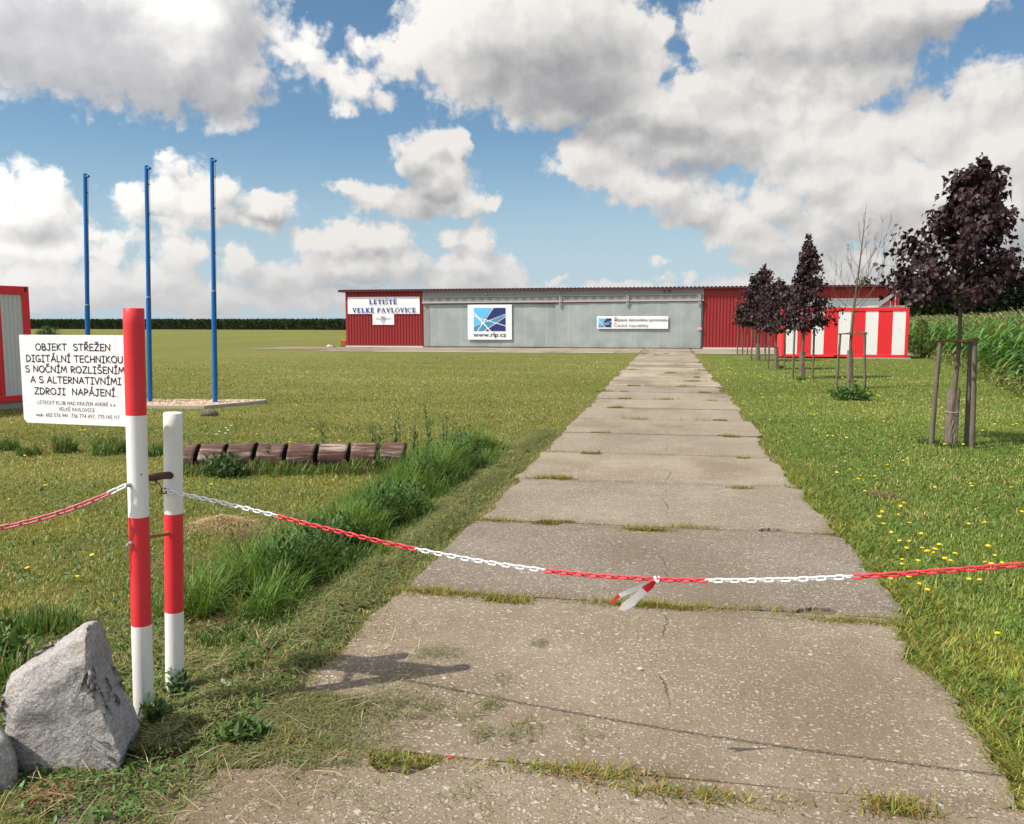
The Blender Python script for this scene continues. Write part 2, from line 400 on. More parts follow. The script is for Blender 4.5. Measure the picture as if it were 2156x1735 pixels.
def make_ground():
    m = Mat('meadow_ground', .95, spec=.1); p = m.pos(); x, y, z = m.sep(p)
    big = m.noise(m.scale(p, (1, .35, 1)), .11, 5, .6); mid = m.noise(p, .7, 6, .65); fine = m.noise(p, 14, 6, .7); hair = m.noise(p, 90, 3, .7)
    c = m.ramp(big, [(.3, (.122, .134, .030)), (.5, (.152, .157, .036)), (.7, (.190, .177, .050))])
    trk = m.math('SINE', m.math('ADD', m.math('MULTIPLY', m.math('ADD', m.math('MULTIPLY', x, .35), y), 2.1), m.math('MULTIPLY', mid, 3.0)))
    c = m.mix(m.rng(trk, -.2, 1.0, 0, .22), c, (.20, .19, .06))
    c = m.mix(m.rng(mid, .52, .72, 0, .45), c, (.19, .165, .07))
    c = m.mix(m.rng(mid, .48, .3, 0, .5), c, (.070, .100, .022))
    green = m.mix(m.rng(mid, .4, .65), (.085, .135, .022), (.135, .160, .034))
    c = m.mix(m.rng(x, .8, 2.6, 0, .85), c, green)
    c = m.mix(m.rng(fine, .35, .7, 0, .30), c, (.07, .082, .020))
    c = m.mix(m.rng(hair, .45, .75, 0, .35), c, (.26, .23, .085))
    # bare soil under the turf close to where the cut grass lies
    soil = m.math('MULTIPLY', m.rng(y, 9, 3.2), m.rng(x, 2.2, .4))
    c = m.mix(m.math('MULTIPLY', soil, m.rng(mid, .42, .6)), c, (.12, .092, .058))
    m.color(c); m.bump(m.math('ADD', fine, m.math('MULTIPLY', hair, .5)), .7, .05)
    return m.m
M['ground'] = make_ground()

def make_concrete():
    m = Mat('exposed_aggregate_concrete', .85, spec=.25); p = m.pos(); x, y, z = m.sep(p)
    base = m.noise(p, .9, 6, .6); mid = m.noise(p, 5, 6, .65); fine = m.noise(p, 60, 5, .7); vf = m.noise(p, 260, 2, .6)
    c = m.ramp(base, [(.3, (.178, .138, .097)), (.5, (.235, .189, .139)), (.72, (.305, .256, .198))])
    c = m.mix(m.rng(mid, .5, .68, 0, .5), c, (.15, .115, .078))
    c = m.mix(m.rng(fine, .40, .66, 0, .5), c, (.14, .112, .08))
    c = m.mix(m.rng(vf, .5, .75, 0, .45), c, (.34, .305, .25))
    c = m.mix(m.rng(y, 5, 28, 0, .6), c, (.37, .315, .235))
    damp = m.math('MULTIPLY', m.rng(y, 5.5, 4.2), m.rng(m.noise(m.scale(p, (.8, 1, 1)), .75, 5, .6), .36, .58, .1, .75))
    c = m.mix(damp, c, (.168, .122, .082))
    dirt = m.math('MULTIPLY', m.rng(m.math('ADD', x, m.math('MULTIPLY', y, .35)), .55, -.75), m.rng(m.noise(p, 2.6, 5, .65), .36, .58, 0, .8))
    c = m.mix(dirt, c, (.155, .112, .07))
    idx = m.math('FLOOR', m.math('DIVIDE', m.math('ADD', y, 2.9), 2.0)); wn = m.N.new('ShaderNodeTexWhiteNoise'); wn.noise_dimensions = '1D'; m.L.new(idx, wn.inputs['W'])
    tone = m.rng(wn.outputs['Value'], 0, 1, .80, 1.14, False)
    cc = m.N.new('ShaderNodeCombineXYZ'); m.L.new(tone, cc.inputs[0]); m.L.new(tone, cc.inputs[1]); m.L.new(m.math('MULTIPLY', tone, m.rng(wn.outputs['Value'], 0, 1, 1.04, .95, False)), cc.inputs[2])
    c = m.mix(1.0, c, cc.outputs[0], 'MULTIPLY')
    jd = m.math('PINGPONG', m.math('ADD', y, 2.9), 1.0)
    earth = m.math('MULTIPLY', m.rng(jd, .22, .0), m.rng(m.noise(p, 3.0, 5, .65), .42, .62, 0, .75))
    c = m.mix(earth, c, (.14, .102, .064))
    tyre = m.math('MULTIPLY', m.rng(m.math('ABSOLUTE', m.math('SUBTRACT', m.math('ABSOLUTE', m.math('ADD', x, .15)), .72)), .28, .05), m.rng(m.noise(m.scale(p, (2, .4, 1)), 1.4, 4), .4, .62, 0, .35))
    c = m.mix(tyre, c, (.17, .132, .092))
    # washed-out pebbles
    wp = m.mix(.06, p, m.noise(p, 18, 3, .6, 1), 'ADD')
    hs = []
    for sc, lo, frac in ((42, .32, .50), (88, .36, .42), (22, .24, .80)):
        v = m.voro(m.scale(wp, (1, 1, .2)), sc); d = v.outputs['Distance']; cr = m.sep(v.outputs['Color'])
        pick = m.math('GREATER_THAN', cr[0], frac)
        msk = m.math('MULTIPLY', m.rng(d, lo + .07, lo - .05), pick)
        pc = m.ramp(cr[1], [(0, (.42, .365, .28)), (.5, (.52, .47, .385)), (.72, (.20, .155, .105)), (1, (.66, .62, .54))])
        c = m.mix(m.math('MULTIPLY', msk, .66), c, pc); hs.append(msk)
    # dark pits
    v = m.voro(p, 70); pit = m.math('MULTIPLY', m.rng(v.outputs['Distance'], .26, .16), m.math('GREATER_THAN', m.sep(v.outputs['Color'])[2], .78))
    c = m.mix(m.math('MULTIPLY', pit, .7), c, (.08, .06, .042))
    # long crack down the middle and hair cracks across
    w = m.math('MULTIPLY_ADD', m.noise(p, 1.5, 5, .6), .34, -.17)
    lc = m.math('ABSOLUTE', m.math('ADD', m.math('ADD', x, .0), w))
    gap = m.rng(m.noise(p, .8, 2), .47, .55)
    lc = m.math('MULTIPLY', m.rng(lc, .008, .002), gap)
    yy = m.math('PINGPONG', m.math('ADD', m.math('ADD', y, m.math('MULTIPLY', w, 1.3)), .1), 2.0)
    tcx = m.math('MULTIPLY', m.rng(m.math('ABSOLUTE', m.math('ADD', yy, -1.05)), .008, .002), m.rng(m.noise(p, .6, 2), .53, .6))
    crack = m.math('MAXIMUM', lc, tcx)
    c = m.mix(m.math('MULTIPLY', crack, m.rng(m.noise(p, 4, 3), .42, .6, .05, .8)), c, (.065, .05, .035))
    stain = m.rng(m.noise(m.scale(p, (1, .5, 1)), .55, 5, .6), .47, .66, 0, .55)
    c = m.mix(stain, c, (.135, .098, .06))
    m.color(c)
    h = m.math('ADD', m.math('MULTIPLY', hs[0], .8), m.math('MULTIPLY', fine, 1.0)); h = m.math('ADD', h, m.math('MULTIPLY', hs[1], .5)); h = m.math('ADD', h, hs[2])
    h = m.math('SUBTRACT', h, m.math('MULTIPLY', m.math('MAXIMUM', crack, pit), 1.6))
    m.bump(h, .75, .007); return m.m
M['concrete'] = make_concrete()
def make_soil():
    m = Mat('joint_soil', .95, spec=.1); p = m.pos(); n = m.noise(p, 6, 6, .7); f = m.noise(p, 60, 5, .7)
    c = m.ramp(n, [(.3, (.105, .078, .05)), (.6, (.165, .125, .085)), (.8, (.08, .075, .03))])
    c = m.mix(m.rng(f, .5, .75, 0, .5), c, (.30, .25, .18)); m.color(c); m.bump(f, .8, .01); return m.m
M['soil'] = make_soil()
M['red_post'] = post_paint('red_post_paint', (.74, .035, .045))
M['white_post'] = post_paint('white_post_paint', (.82, .80, .77))
M['sign_white'] = paint('white_sign_sheet', (.88, .865, .845), .35, .06, 5)
M['banner_white'] = paint('white_banner_vinyl', (.88, .87, .86), .5, .05, 2)
M['black'] = paint('black_lettering', (.018, .016, .02), .5, 0)
M['purple_black'] = paint('dark_violet_lettering', (.03, .02, .045), .5, 0)
M['blue_text'] = paint('blue_lettering', (.018, .045, .27), .5, 0)
M['grey_text'] = paint('thin_grey_ink', (.10, .095, .10), .5, 0)
M['logo_sky'] = paint('light_blue_print', (.12, .50, .82), .5, 0)
M['logo_navy'] = paint('navy_print', (.020, .030, .17), .5, 0)
M['logo_mid'] = paint('mid_blue_print', (.055, .27, .47), .5, 0)
M['pole_blue'] = paint('blue_pole_paint', (.010, .14, .43), .35, .10, 4, (.05, .08, .16))
M['wall_red'] = paint('red_corrugated_steel', (.275, .020, .022), .5, .25, .8, (.20, .03, .03))
M['roof_red'] = paint('maroon_roof_steel', (.10, .025, .03), .5, .25, 1.2, (.07, .04, .04))
M['cont_red'] = paint('bright_red_container_paint', (.80, .032, .040), .42, .10, 2, (.4, .06, .05))
M['cont_white'] = paint('white_container_sheet', (.84, .83, .81), .45, .10, 1.5)
M['cont_grey'] = paint('light_grey_container_sheet', (.62, .62, .60), .45, .08, 2.2)
M['lintel'] = paint('grey_lintel_paint', (.29, .29, .275), .6, .25, 1.0, (.2, .19, .17))
M['hex'] = paint('lit_cladding_grey', (.37, .37, .36), .6, .15, 1.0)
M['beam'] = paint('grey_beam_paint', (.27, .27, .26), .55, .3, 1.0, (.15, .13, .12))
M['rail'] = paint('pale_rail_paint', (.46, .44, .42), .5, .2, 2)
M['rust_strip'] = paint('red_primer', (.22, .05, .05), .6, .2, 2)
M['plinth'] = paint('whitewashed_plinth', (.62, .60, .55), .8, .25, 2)
M['tape_red'] = tape_mat('thin_red_tape', (.80, .03, .05))
M['tape_white'] = tape_mat('thin_white_tape', (.86, .86, .85))
M['steel'] = paint('galvanised_steel', (.40, .41, .41), .4, .25, 6, (.2, .2, .2))
M['rust'] = paint('rusty_iron', (.10, .055, .035), .8, .6, 20, (.04, .025, .02), .4)
M['rust_light'] = paint('orange_rusty_rod', (.34, .17, .06), .7, .5, 25, (.12, .06, .03), .3)
M['dark'] = paint('dark_rubber', (.02, .02, .02), .6, .1)
M['chain_red'] = paint('red_plastic', (.74, .030, .055), .35, .05, 8)
M['chain_pink'] = paint('sun_bleached_pink_plastic', (.58, .13, .17), .45, .12, 12, (.6, .3, .3))
M['chain_white'] = paint('white_plastic', (.80, .80, .80), .35, .05, 8)
M['orange'] = paint('orange_plastic', (.50, .15, .01), .5, .2, 3)
M['pink_print'] = paint('pink_notice', (.72, .36, .40), .5, .3, 9)
M['kerb'] = paint('pale_kerb_concrete', (.42, .38, .31), .9, .4, 3, (.2, .17, .12), .4)
M['paper'] = paint('white_paper', (.75, .74, .74), .7, .1, 10)
def make_tarp():
    m = Mat('grey_tarpaulin', .55, spec=.35); p = m.pos(); x, y, z = m.sep(p)
    n = m.noise(p, .7, 4, .5); f = m.noise(m.scale(p, (1, 1, .35)), 1.6, 5, .6)
    c = m.mix(m.rng(n, .35, .7), (.285, .325, .32), (.365, .40, .39))
    sd = m.math('ABSOLUTE', m.math('SUBTRACT', m.math('FRACT', m.math('DIVIDE', x, 1.48)), .5)); c = m.mix(m.rng(sd, .022, .012, 0, .45), c, (.46, .49, .48))
    grime = m.math('MULTIPLY', m.rng(m.math('ADD', z, m.math('MULTIPLY', n, .8)), .95, .35), m.rng(f, .4, .65, 0, .5)); c = m.mix(grime, c, (.24, .235, .20)); m.color(c)
    d = m.noise(m.scale(p, (.9, 1, .45)), 1.2, 2, .4)
    m.bump(m.math('ADD', f, m.math('MULTIPLY', d, 2.0)), .20, .09); return m.m
M['tarp'] = make_tarp()
def make_glass():
    m = Mat('dusty_window_pane', .15, (.26, .30, .30), .6); return m.m
M['pane'] = make_glass()
def make_granite():
    m = Mat('grey_granite', .85, spec=.3); p = m.obj()
    n = m.noise(p, 3.5, 6, .65); s = m.voro(p, 120); g = m.sep(s.outputs['Color'])[0]; f = m.noise(p, 60, 4, .7)
    c = m.ramp(n, [(.3, (.29, .265, .255)), (.55, (.37, .345, .33)), (.75, (.47, .445, .43))])
    c = m.mix(m.math('MULTIPLY', m.math('GREATER_THAN', g, .74), .35), c, (.16, .14, .135))
    c = m.mix(m.math('MULTIPLY', m.math('LESS_THAN', g, .16), .32), c, (.60, .58, .56))
    rust = m.math('MULTIPLY', m.rng(m.noise(p, 5.0, 5, .6), .57, .68), .6)
    c = m.mix(rust, c, (.30, .20, .125)); m.color(c)
    m.bump(m.math('ADD', m.math('MULTIPLY', f, .5), m.noise(p, 14, 6, .7)), .8, .02); return m.m
M['granite'] = make_granite()
def make_wood(name, cols, sc=(3, 3, 40), peel=None):
    m = Mat(name, .85, spec=.15); p = m.obj()
    n = m.noise(m.scale(p, sc), 1.0, 6, .65); b = m.noise(p, 4, 5, .6)
    c = m.ramp(n, [(.25, cols[0]), (.5, cols[1]), (.75, cols[2])])
    if peel:
        c = m.mix(m.math('MULTIPLY', m.rng(m.noise(m.scale(p, sc), .5, 6, .7), .5, .66), .7), c, peel)
    c = m.mix(m.rng(b, .5, .75, 0, .4), c, tuple(v * .5 for v in cols[0])); m.color(c)
    m.bump(n, .7, .012); return m.m
M['log'] = make_wood('weathered_maroon_log', [(.045, .024, .021), (.110, .060, .050), (.195, .125, .105)], (2.0, 26, 26), (.42, .35, .30))
M['log_end'] = make_wood('dark_log_core', [(.015, .011, .010), (.03, .022, .019), (.05, .04, .035)], (20, 20, 20))
M['stake'] = make_wood('weathered_grey_stake', [(.085, .070, .050), (.14, .115, .088), (.20, .17, .135)], (30, 30, 2.2))
M['slat'] = make_wood('brown_batten', [(.11, .06, .03), (.19, .11, .06), (.26, .17, .10)], (14, 14, 14))
M['bark'] = make_wood('young_maple_bark', [(.07, .055, .04), (.13, .105, .08), (.20, .165, .13)], (26, 26, 4))
M['wrap'] = make_wood('reed_mat', [(.085, .065, .05), (.17, .135, .105), (.27, .225, .18)], (95, 95, 2.5))
M['deadbark'] = make_wood('dead_sapling_bark', [(.08, .05, .03), (.14, .095, .06), (.20, .145, .10)], (26, 26, 4))
M['pebble'] = leafmat('tan_pebble', 0.0, .8, .3)
M['dandelion'] = Mat('dandelion_yellow', .7, (.72, .46, .012)).m
M['stem'] = Mat('flower_stem', .6, (.13, .19, .05)).m
M['poppy'] = Mat('poppy_red', .7, (.55, .04, .015)).m
M['fluff'] = Mat('white_petal', .8, (.72, .71, .66)).m
M['solar'] = Mat('solar_cells', .15, (.03, .035, .055), .6).m

# ================================================================== SETTING
bm = MB(); bm.add([(-1500,-300,0),(1500,-300,0),(1500,1500,0),(-1500,1500,0)], [(0,1,2,3)])
tag(bm.build('ground', M['ground']), 'flat mown meadow around the concrete path', kind='structure')

# path: precast slabs two metres long with chipped corners and lifting pockets
PX0, PX1, PY0, PITCHY = -1.62, 1.32, -2.9, 2.0
EDGE_R, EDGE_L = [], []                                   # where the slabs really end, for the grass
POCKETS = {}
def build_path():
    mb = MB(); r = random.Random(5)
    n = 30
    for i in range(n):
        y0 = PY0 + i * PITCHY; y1 = y0 + PITCHY
        if y0 > 57: break
        y1 = min(y1, 57.0)
        g = r.uniform(.004, .009)
        xo0, xo1 = r.uniform(-.06, .05), r.uniform(-.05, .08); sk = r.uniform(-.012, .012)
        ch = [abs(r.gauss(.02, .10)) if k in (1, 2) else abs(r.gauss(.01, .05)) for k in range(4)]
        if y0 < 3.0 < y1: ch[3] = .12
        def edge(a, b, amp, seed, c0, c1):
            a, b = np.array(a), np.array(b); L_ = np.linalg.norm(b - a); k = max(4, int(L_ / .035)); out = []
            d = (b - a) / L_; nn = np.array([-d[1], d[0]])                 # inwards for counter-clockwise
            for t in np.linspace(0, 1, k, endpoint=False):
                s = t * L_
                off = amp * ((float(fbm(s * 2.3 + seed, seed * 1.7, 5)) - .38) * 1.1 + .10 * (r.random() - .5))
                if c0 > .02 and s < c0: off += (c0 - s) * .62
                if c1 > .02 and L_ - s < c1: off += (c1 - (L_ - s)) * .62
                out.append(a + d * s + nn * off)
            return out
        x0, x1 = PX0 + xo0, PX1 + xo1
        A, B, C_, D = (x0, y0 + g - sk), (x1, y0 + g + sk), (x1, y1 - g + sk), (x0, y1 - g - sk)
        pts = edge(A, B, .014, i * 7.3, ch[0], ch[1]) + edge(B, C_, .20, i * 7.3 + 50, ch[1] * .9, ch[2] * .9) + edge(C_, D, .016, i * 7.3 + 90, ch[2], ch[3]) + edge(D, A, .11, i * 7.3 + 130, ch[3] * .6, ch[0] * .6)
        # lifting pockets in the near and far edge
        for px_, depth, w in ((-1.02 + r.uniform(-.1, .1), r.uniform(.05, .15), r.uniform(.2, .34)), (.86 + r.uniform(-.08, .1), r.uniform(.06, .16), r.uniform(.18, .3))):
            near = r.random() < .5
            if r.random() < .25 or y0 > 30: continue
            q = []
            for p in pts:
                e = p[1] - y0 if near else y1 - p[1]
                if e < .07 and abs(p[0] - px_) < w / 2:
                    p = np.array([p[0] + r.uniform(-.012, .012), p[1] + (depth if near else -depth) * (1 - abs((p[0] - px_) / (w / 2))**3 * .45 + r.uniform(-.14, .14))])
                q.append(p)
            pts = q; POCKETS.setdefault(i if near else i + 1, []).append((px_, w, depth if near else -depth))
        EDGE_R.extend((p[1], p[0]) for p in pts if p[0] > 1.0 and y0 + .03 < p[1] < y1 - .03); EDGE_L.extend((p[1], p[0]) for p in pts if p[0] < -1.25 and y0 + .03 < p[1] < y1 - .03)
        EDGE_R.append((y0, PX1 - .16 - .3 * max(ch[1] - .1, 0))); EDGE_L.append((y0, PX0 + .16 + .3 * max(ch[0] - .1, 0)))
        zt = .022 + r.uniform(-.004, .006); tl = r.uniform(-.003, .003)
        top = [(p[0], p[1], zt + tl * p[0]) for p in pts]; m_ = len(top)
        cv, ce, cf = delaunay_2d_cdt([Vector((p[0], p[1])) for p in top], [(k, (k + 1) % m_) for k in range(m_)], [], 1, 1e-5)[:3]
        mb.add([(p.x, p.y, zt + tl * p.x) for p in cv], cf)
        mb.add(top + [(p[0], p[1], -.05) for p in pts], [(k, k + m_, (k + 1) % m_ + m_, (k + 1) % m_) for k in range(m_)])
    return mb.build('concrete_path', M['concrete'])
tag(build_path(), 'long path of exposed aggregate concrete slabs', kind='structure')
bm = MB(); bm.add([(-1.66,-3,.004),(1.36,-3,.004),(1.36,57,.004),(-1.66,57,.004)], [(0,1,2,3)])
EDGE_R.sort(); EDGE_L.sort(); ER, EL = np.array(EDGE_R), np.array(EDGE_L)
def edge_r(y): return np.interp(y, ER[:, 0], ER[:, 1])
def edge_l(y): return np.interp(y, EL[:, 0], EL[:, 1])
# bare patch by the near left corner of the path
pp = [(-1.60 + .62 * math.cos(a) * (1 + .25 * math.sin(3 * a)), 2.72 + .42 * math.sin(a) * (1 + .2 * math.cos(4 * a))) for a in np.linspace(0, 2 * math.pi, 26, endpoint=False)]
bm.add([(x - .12, y, .008) for x, y in pp], [tuple(range(26))])
tag(bm.build('path_bed_soil', M['soil']), 'bare soil under and beside the slabs', kind='structure')
# apron in front of the hangar
bm = MB(); r_ = random.Random(3)
for (a, b) in ((-27.0, PX0 - .06), (PX1 + .06, 13.5)):
    xs = np.arange(a, b, 3.0)
    for x in xs:
        for y0 in (47.9, 51.0, 54.05):
            x1 = min(x + 2.96, b); off = r_.uniform(-.03, .03)
            if x1 - x < .3 or (x < -23.5 and y0 < 50.5): continue
            bm.add([(x, y0 + off, .016), (x1, y0 + off, .016), (x1, y0 + 3.02, .016), (x, y0 + 3.02, .016)], [(0,1,2,3)])
tag(bm.build('concrete_apron', M['concrete']), 'strip of concrete slabs along the hangar front', kind='structure')

# ================================================================== HANGAR
HY = 57.2
hang = tag(empty('hangar', (-4, HY, 0)), 'long low red hangar with grey tarpaulin doors at the end of the path', 'hangar')
hang_off = Vector((4, -HY, 0))
def corrug(mb, x0, x1, z0, z1, y, pitch=.21, depth=.035, mi=0):
    prof = []; x = x0
    while x < x1:
        for dx, dy in ((0, 0), (.38, 0), (.5, -depth), (.88, -depth)):
            xx = x + dx * pitch
            if xx <= x1: prof.append((xx, y + dy))
        x += pitch
    prof.append((x1, y))
    vs = [(a, b, z0) for a, b in prof] + [(a, b, z1) for a, b in prof]; n = len(prof)
    mb.add(vs, [(k, k + 1, n + k + 1, n + k) for k in range(n - 1)], mi)
def hpart(mb, name, mat, parent=hang, bevel=0):
    o = mb.build(name, mat, parent, bevel=bevel)
    o.location = hang_off if parent is hang else (0, 0, 0)
    return o
HX0, HXD0, HXD1, HX1 = -22.35, -16.75, 2.12, 14.05
m = MB(); corrug(m, HX0, HXD0, .10, 3.84, HY); hpart(m, 'wall', M['wall_red'])
m = MB(); corrug(m, HXD1, HX1, .10, 3.90, HY); hpart(m, 'wall', M['wall_red'])
m = MB(); m.box(HX0, HX0 + .1, HY + .03, HY + 15, 0, 3.95); m.box(HX1 - .1, HX1, HY + .03, HY + 15, 0, 3.95); m.box(HX0, HX1, HY + 15, HY + 15.1, 0, 3.6); hpart(m, 'wall', M['wall_red'])
for a_, b_ in ((HX0 - .02, HXD0), (HXD1, HX1 + .02)): m = MB(); m.box(a_, b_, HY - .06, HY + .1, 0, .10); hpart(m, 'plinth', M['plinth'])
# roof of trapezoid sheet
m = MB(); xs = []; x = HX0 - .45
while x < HX1 + .35:
    xs += [(x, 0), (x + .09, 0), (x + .13, .055), (x + .22, .055)]; x += .26
n = len(xs)
zl = lambda xx: 3.93 + .09 * (xx - HX0) / (HX1 - HX0)
vs = []
for yy, dz in ((HY - .30, 0.0), (HY + 15.4, .1)):
    for t in (0, -.02):
        vs += [(a, yy, zl(a) + dz + b + t) for a, b in xs]
fs = []
for k in range(n - 1):
    fs += [(k, k + 1, 2*n + k + 1, 2*n + k), (n + k + 1, n + k, 3*n + k, 3*n + k + 1), (n + k, n + k + 1, k + 1, k)]
m.add(vs, fs); hpart(m, 'roof', M['roof_red'])
m = MB(); m.bar((HX0 - .45, HY - .27, 3.875), (HX1 + .35, HY - .27, 3.965), .05, .075); m.bar((HX0 - .42, HY - .24, 3.87), (HX0 - .42, HY + 15, 3.93), .05, .10); hpart(m, 'fascia', M['roof_red'])
# lintel and castellated beam over the doors
m = MB(); m.bar((HXD0, HY + .02, 3.62), (HXD1, HY + .02, 3.68), .06, .52); hpart(m, 'lintel', M['lintel'])
beam = MB()
def zb(x): return 3.09 + .11 * (x - HXD0) / (HXD1 - HXD0)
beam.bar((HXD0, HY - .06, zb(HXD0) + .16), (HXD1, HY - .06, zb(HXD1) + .16), .05, .34)
beam.bar((HXD0, HY - .11, zb(HXD0) + .335), (HXD1, HY - .11, zb(HXD1) + .335), .16, .03)
bo = hpart(beam, 'door_beam', M['beam'])
x = HXD0 + .35
while x < HXD1 - .25:
    z = zb(x) + .155
    m = MB(); m.add([(x + .18 * math.cos(a), HY - .09, z + .135 * math.sin(a)) for a in [k * math.pi / 3 for k in range(6)]], [tuple(range(6))]); x += .585; m.build('hexagon_hole_plate', M['hex'], bo)  # pale plates stand for beam holes, lit cladding behind painted as colour
m = MB(); m.bar((HXD0, HY - .12, zb(HXD0) - .04), (HXD1, HY - .12, zb(HXD1) - .04), .12, .07); hpart(m, 'door_rail', M['rail'])
m = MB(); m.bar((-9, HY - .13, zb(-9) - .095), (HXD1, HY - .13, zb(HXD1) - .095), .1, .035); hpart(m, 'rail_cover', M['rust_strip'])
def tarp(name, x0, x1, z0, z1a, z1b, y, seed):
    m = MB(); nx, nz = 90, 34; vs = []
    for j in range(nz + 1):
        for i in range(nx + 1):
            x = x0 + (x1 - x0) * i / nx; t = j / nz; z = z0 + (z1a + (z1b - z1a) * i / nx - z0) * t
            d = .05 * (float(fbm(x * .9 + seed, z * .7 + seed, 3)) - .5) + .025 * (float(fbm(x * 3 + z * 2.0 + seed, z * 1.2, 3)) - .5)
            vs.append((x, y + d, z))
    m.add(vs, [(j*(nx+1)+i, j*(nx+1)+i+1, (j+1)*(nx+1)+i+1, (j+1)*(nx+1)+i) for j in range(nz) for i in range(nx)], 0, True)
    return m
d1 = hpart(tarp('', -16.25, -7.35, .08, 2.93, 2.93, HY - .03, 3), 'sliding_door', M['tarp'])
d2 = hpart(tarp('', -7.55, 1.98, .06, 2.98, 3.10, HY - .12, 9), 'sliding_door', M['tarp'])
m = MB(); m.box(-16.70, -16.27, HY - .02, HY + .05, .06, 3.0); hpart(m, 'door_jamb', M['beam'])
m = MB(); m.box(-16.3, -7.5, HY + .06, HY + .1, .04, 3.05); m.box(-7.6, 2.1, HY + .06, HY + .1, .04, 3.05); hpart(m, 'door_backing', M['lintel'])
m = MB(); m.bar((-16.2, HY - .05, .05), (2.0, HY - .16, .03), .06, .05); hpart(m, 'door_sill', M['dark'])
for bx in (-7.2, -2.76, 1.86):
    m = MB(); z = zb(bx)
    m.box(bx - .075, bx - .02, HY - .24, HY - .16, z - .36, z + .34); m.box(bx + .02, bx + .07, HY - .22, HY - .15, z - .32, z + .28); m.box(bx - .09, bx + .09, HY - .25, HY - .222, z - .04, z + .04)
    hpart(m, 'rail_bracket', M['steel'])
for bx, z in ((-12.3, 3.66), (-7.35, 3.72), (-2.9, 3.76), (-.4, 3.74), (-.05, 3.75)):
    m = MB(); m.tube([(bx, HY - .15, z), (bx, HY - .03, z)], .055, 8); m.box(bx - .03, bx + .03, HY - .2, HY - .15, z - .07, z + .03); hpart(m, 'wall_lamp', M['dark'] if bx > -1 else M['steel'])
# window in the right wall
wx0, wx1, wz0, wz1 = 6.75, 12.95, 2.0, 3.15
wf = MB()
wf.box(wx0 - .06, wx1 + .06, HY - .075, HY - .04, wz1, wz1 + .06); wf.box(wx0 - .06, wx1 + .06, HY - .075, HY - .04, wz0 - .06, wz0)
for xx in (wx0 - .03, 9.0, wx1 + .03): wf.box(xx - .03, xx + .03, HY - .078, HY - .042, wz0, wz1)
wf = hpart(wf, 'window', M['steel'])
m = MB(); m.add([(wx0, HY - .055, wz0), (wx1, HY - .055, wz0), (wx1, HY - .055, wz1), (wx0, HY - .055, wz1)], [(0,1,2,3)]); m.build('pane', M['pane'], wf)

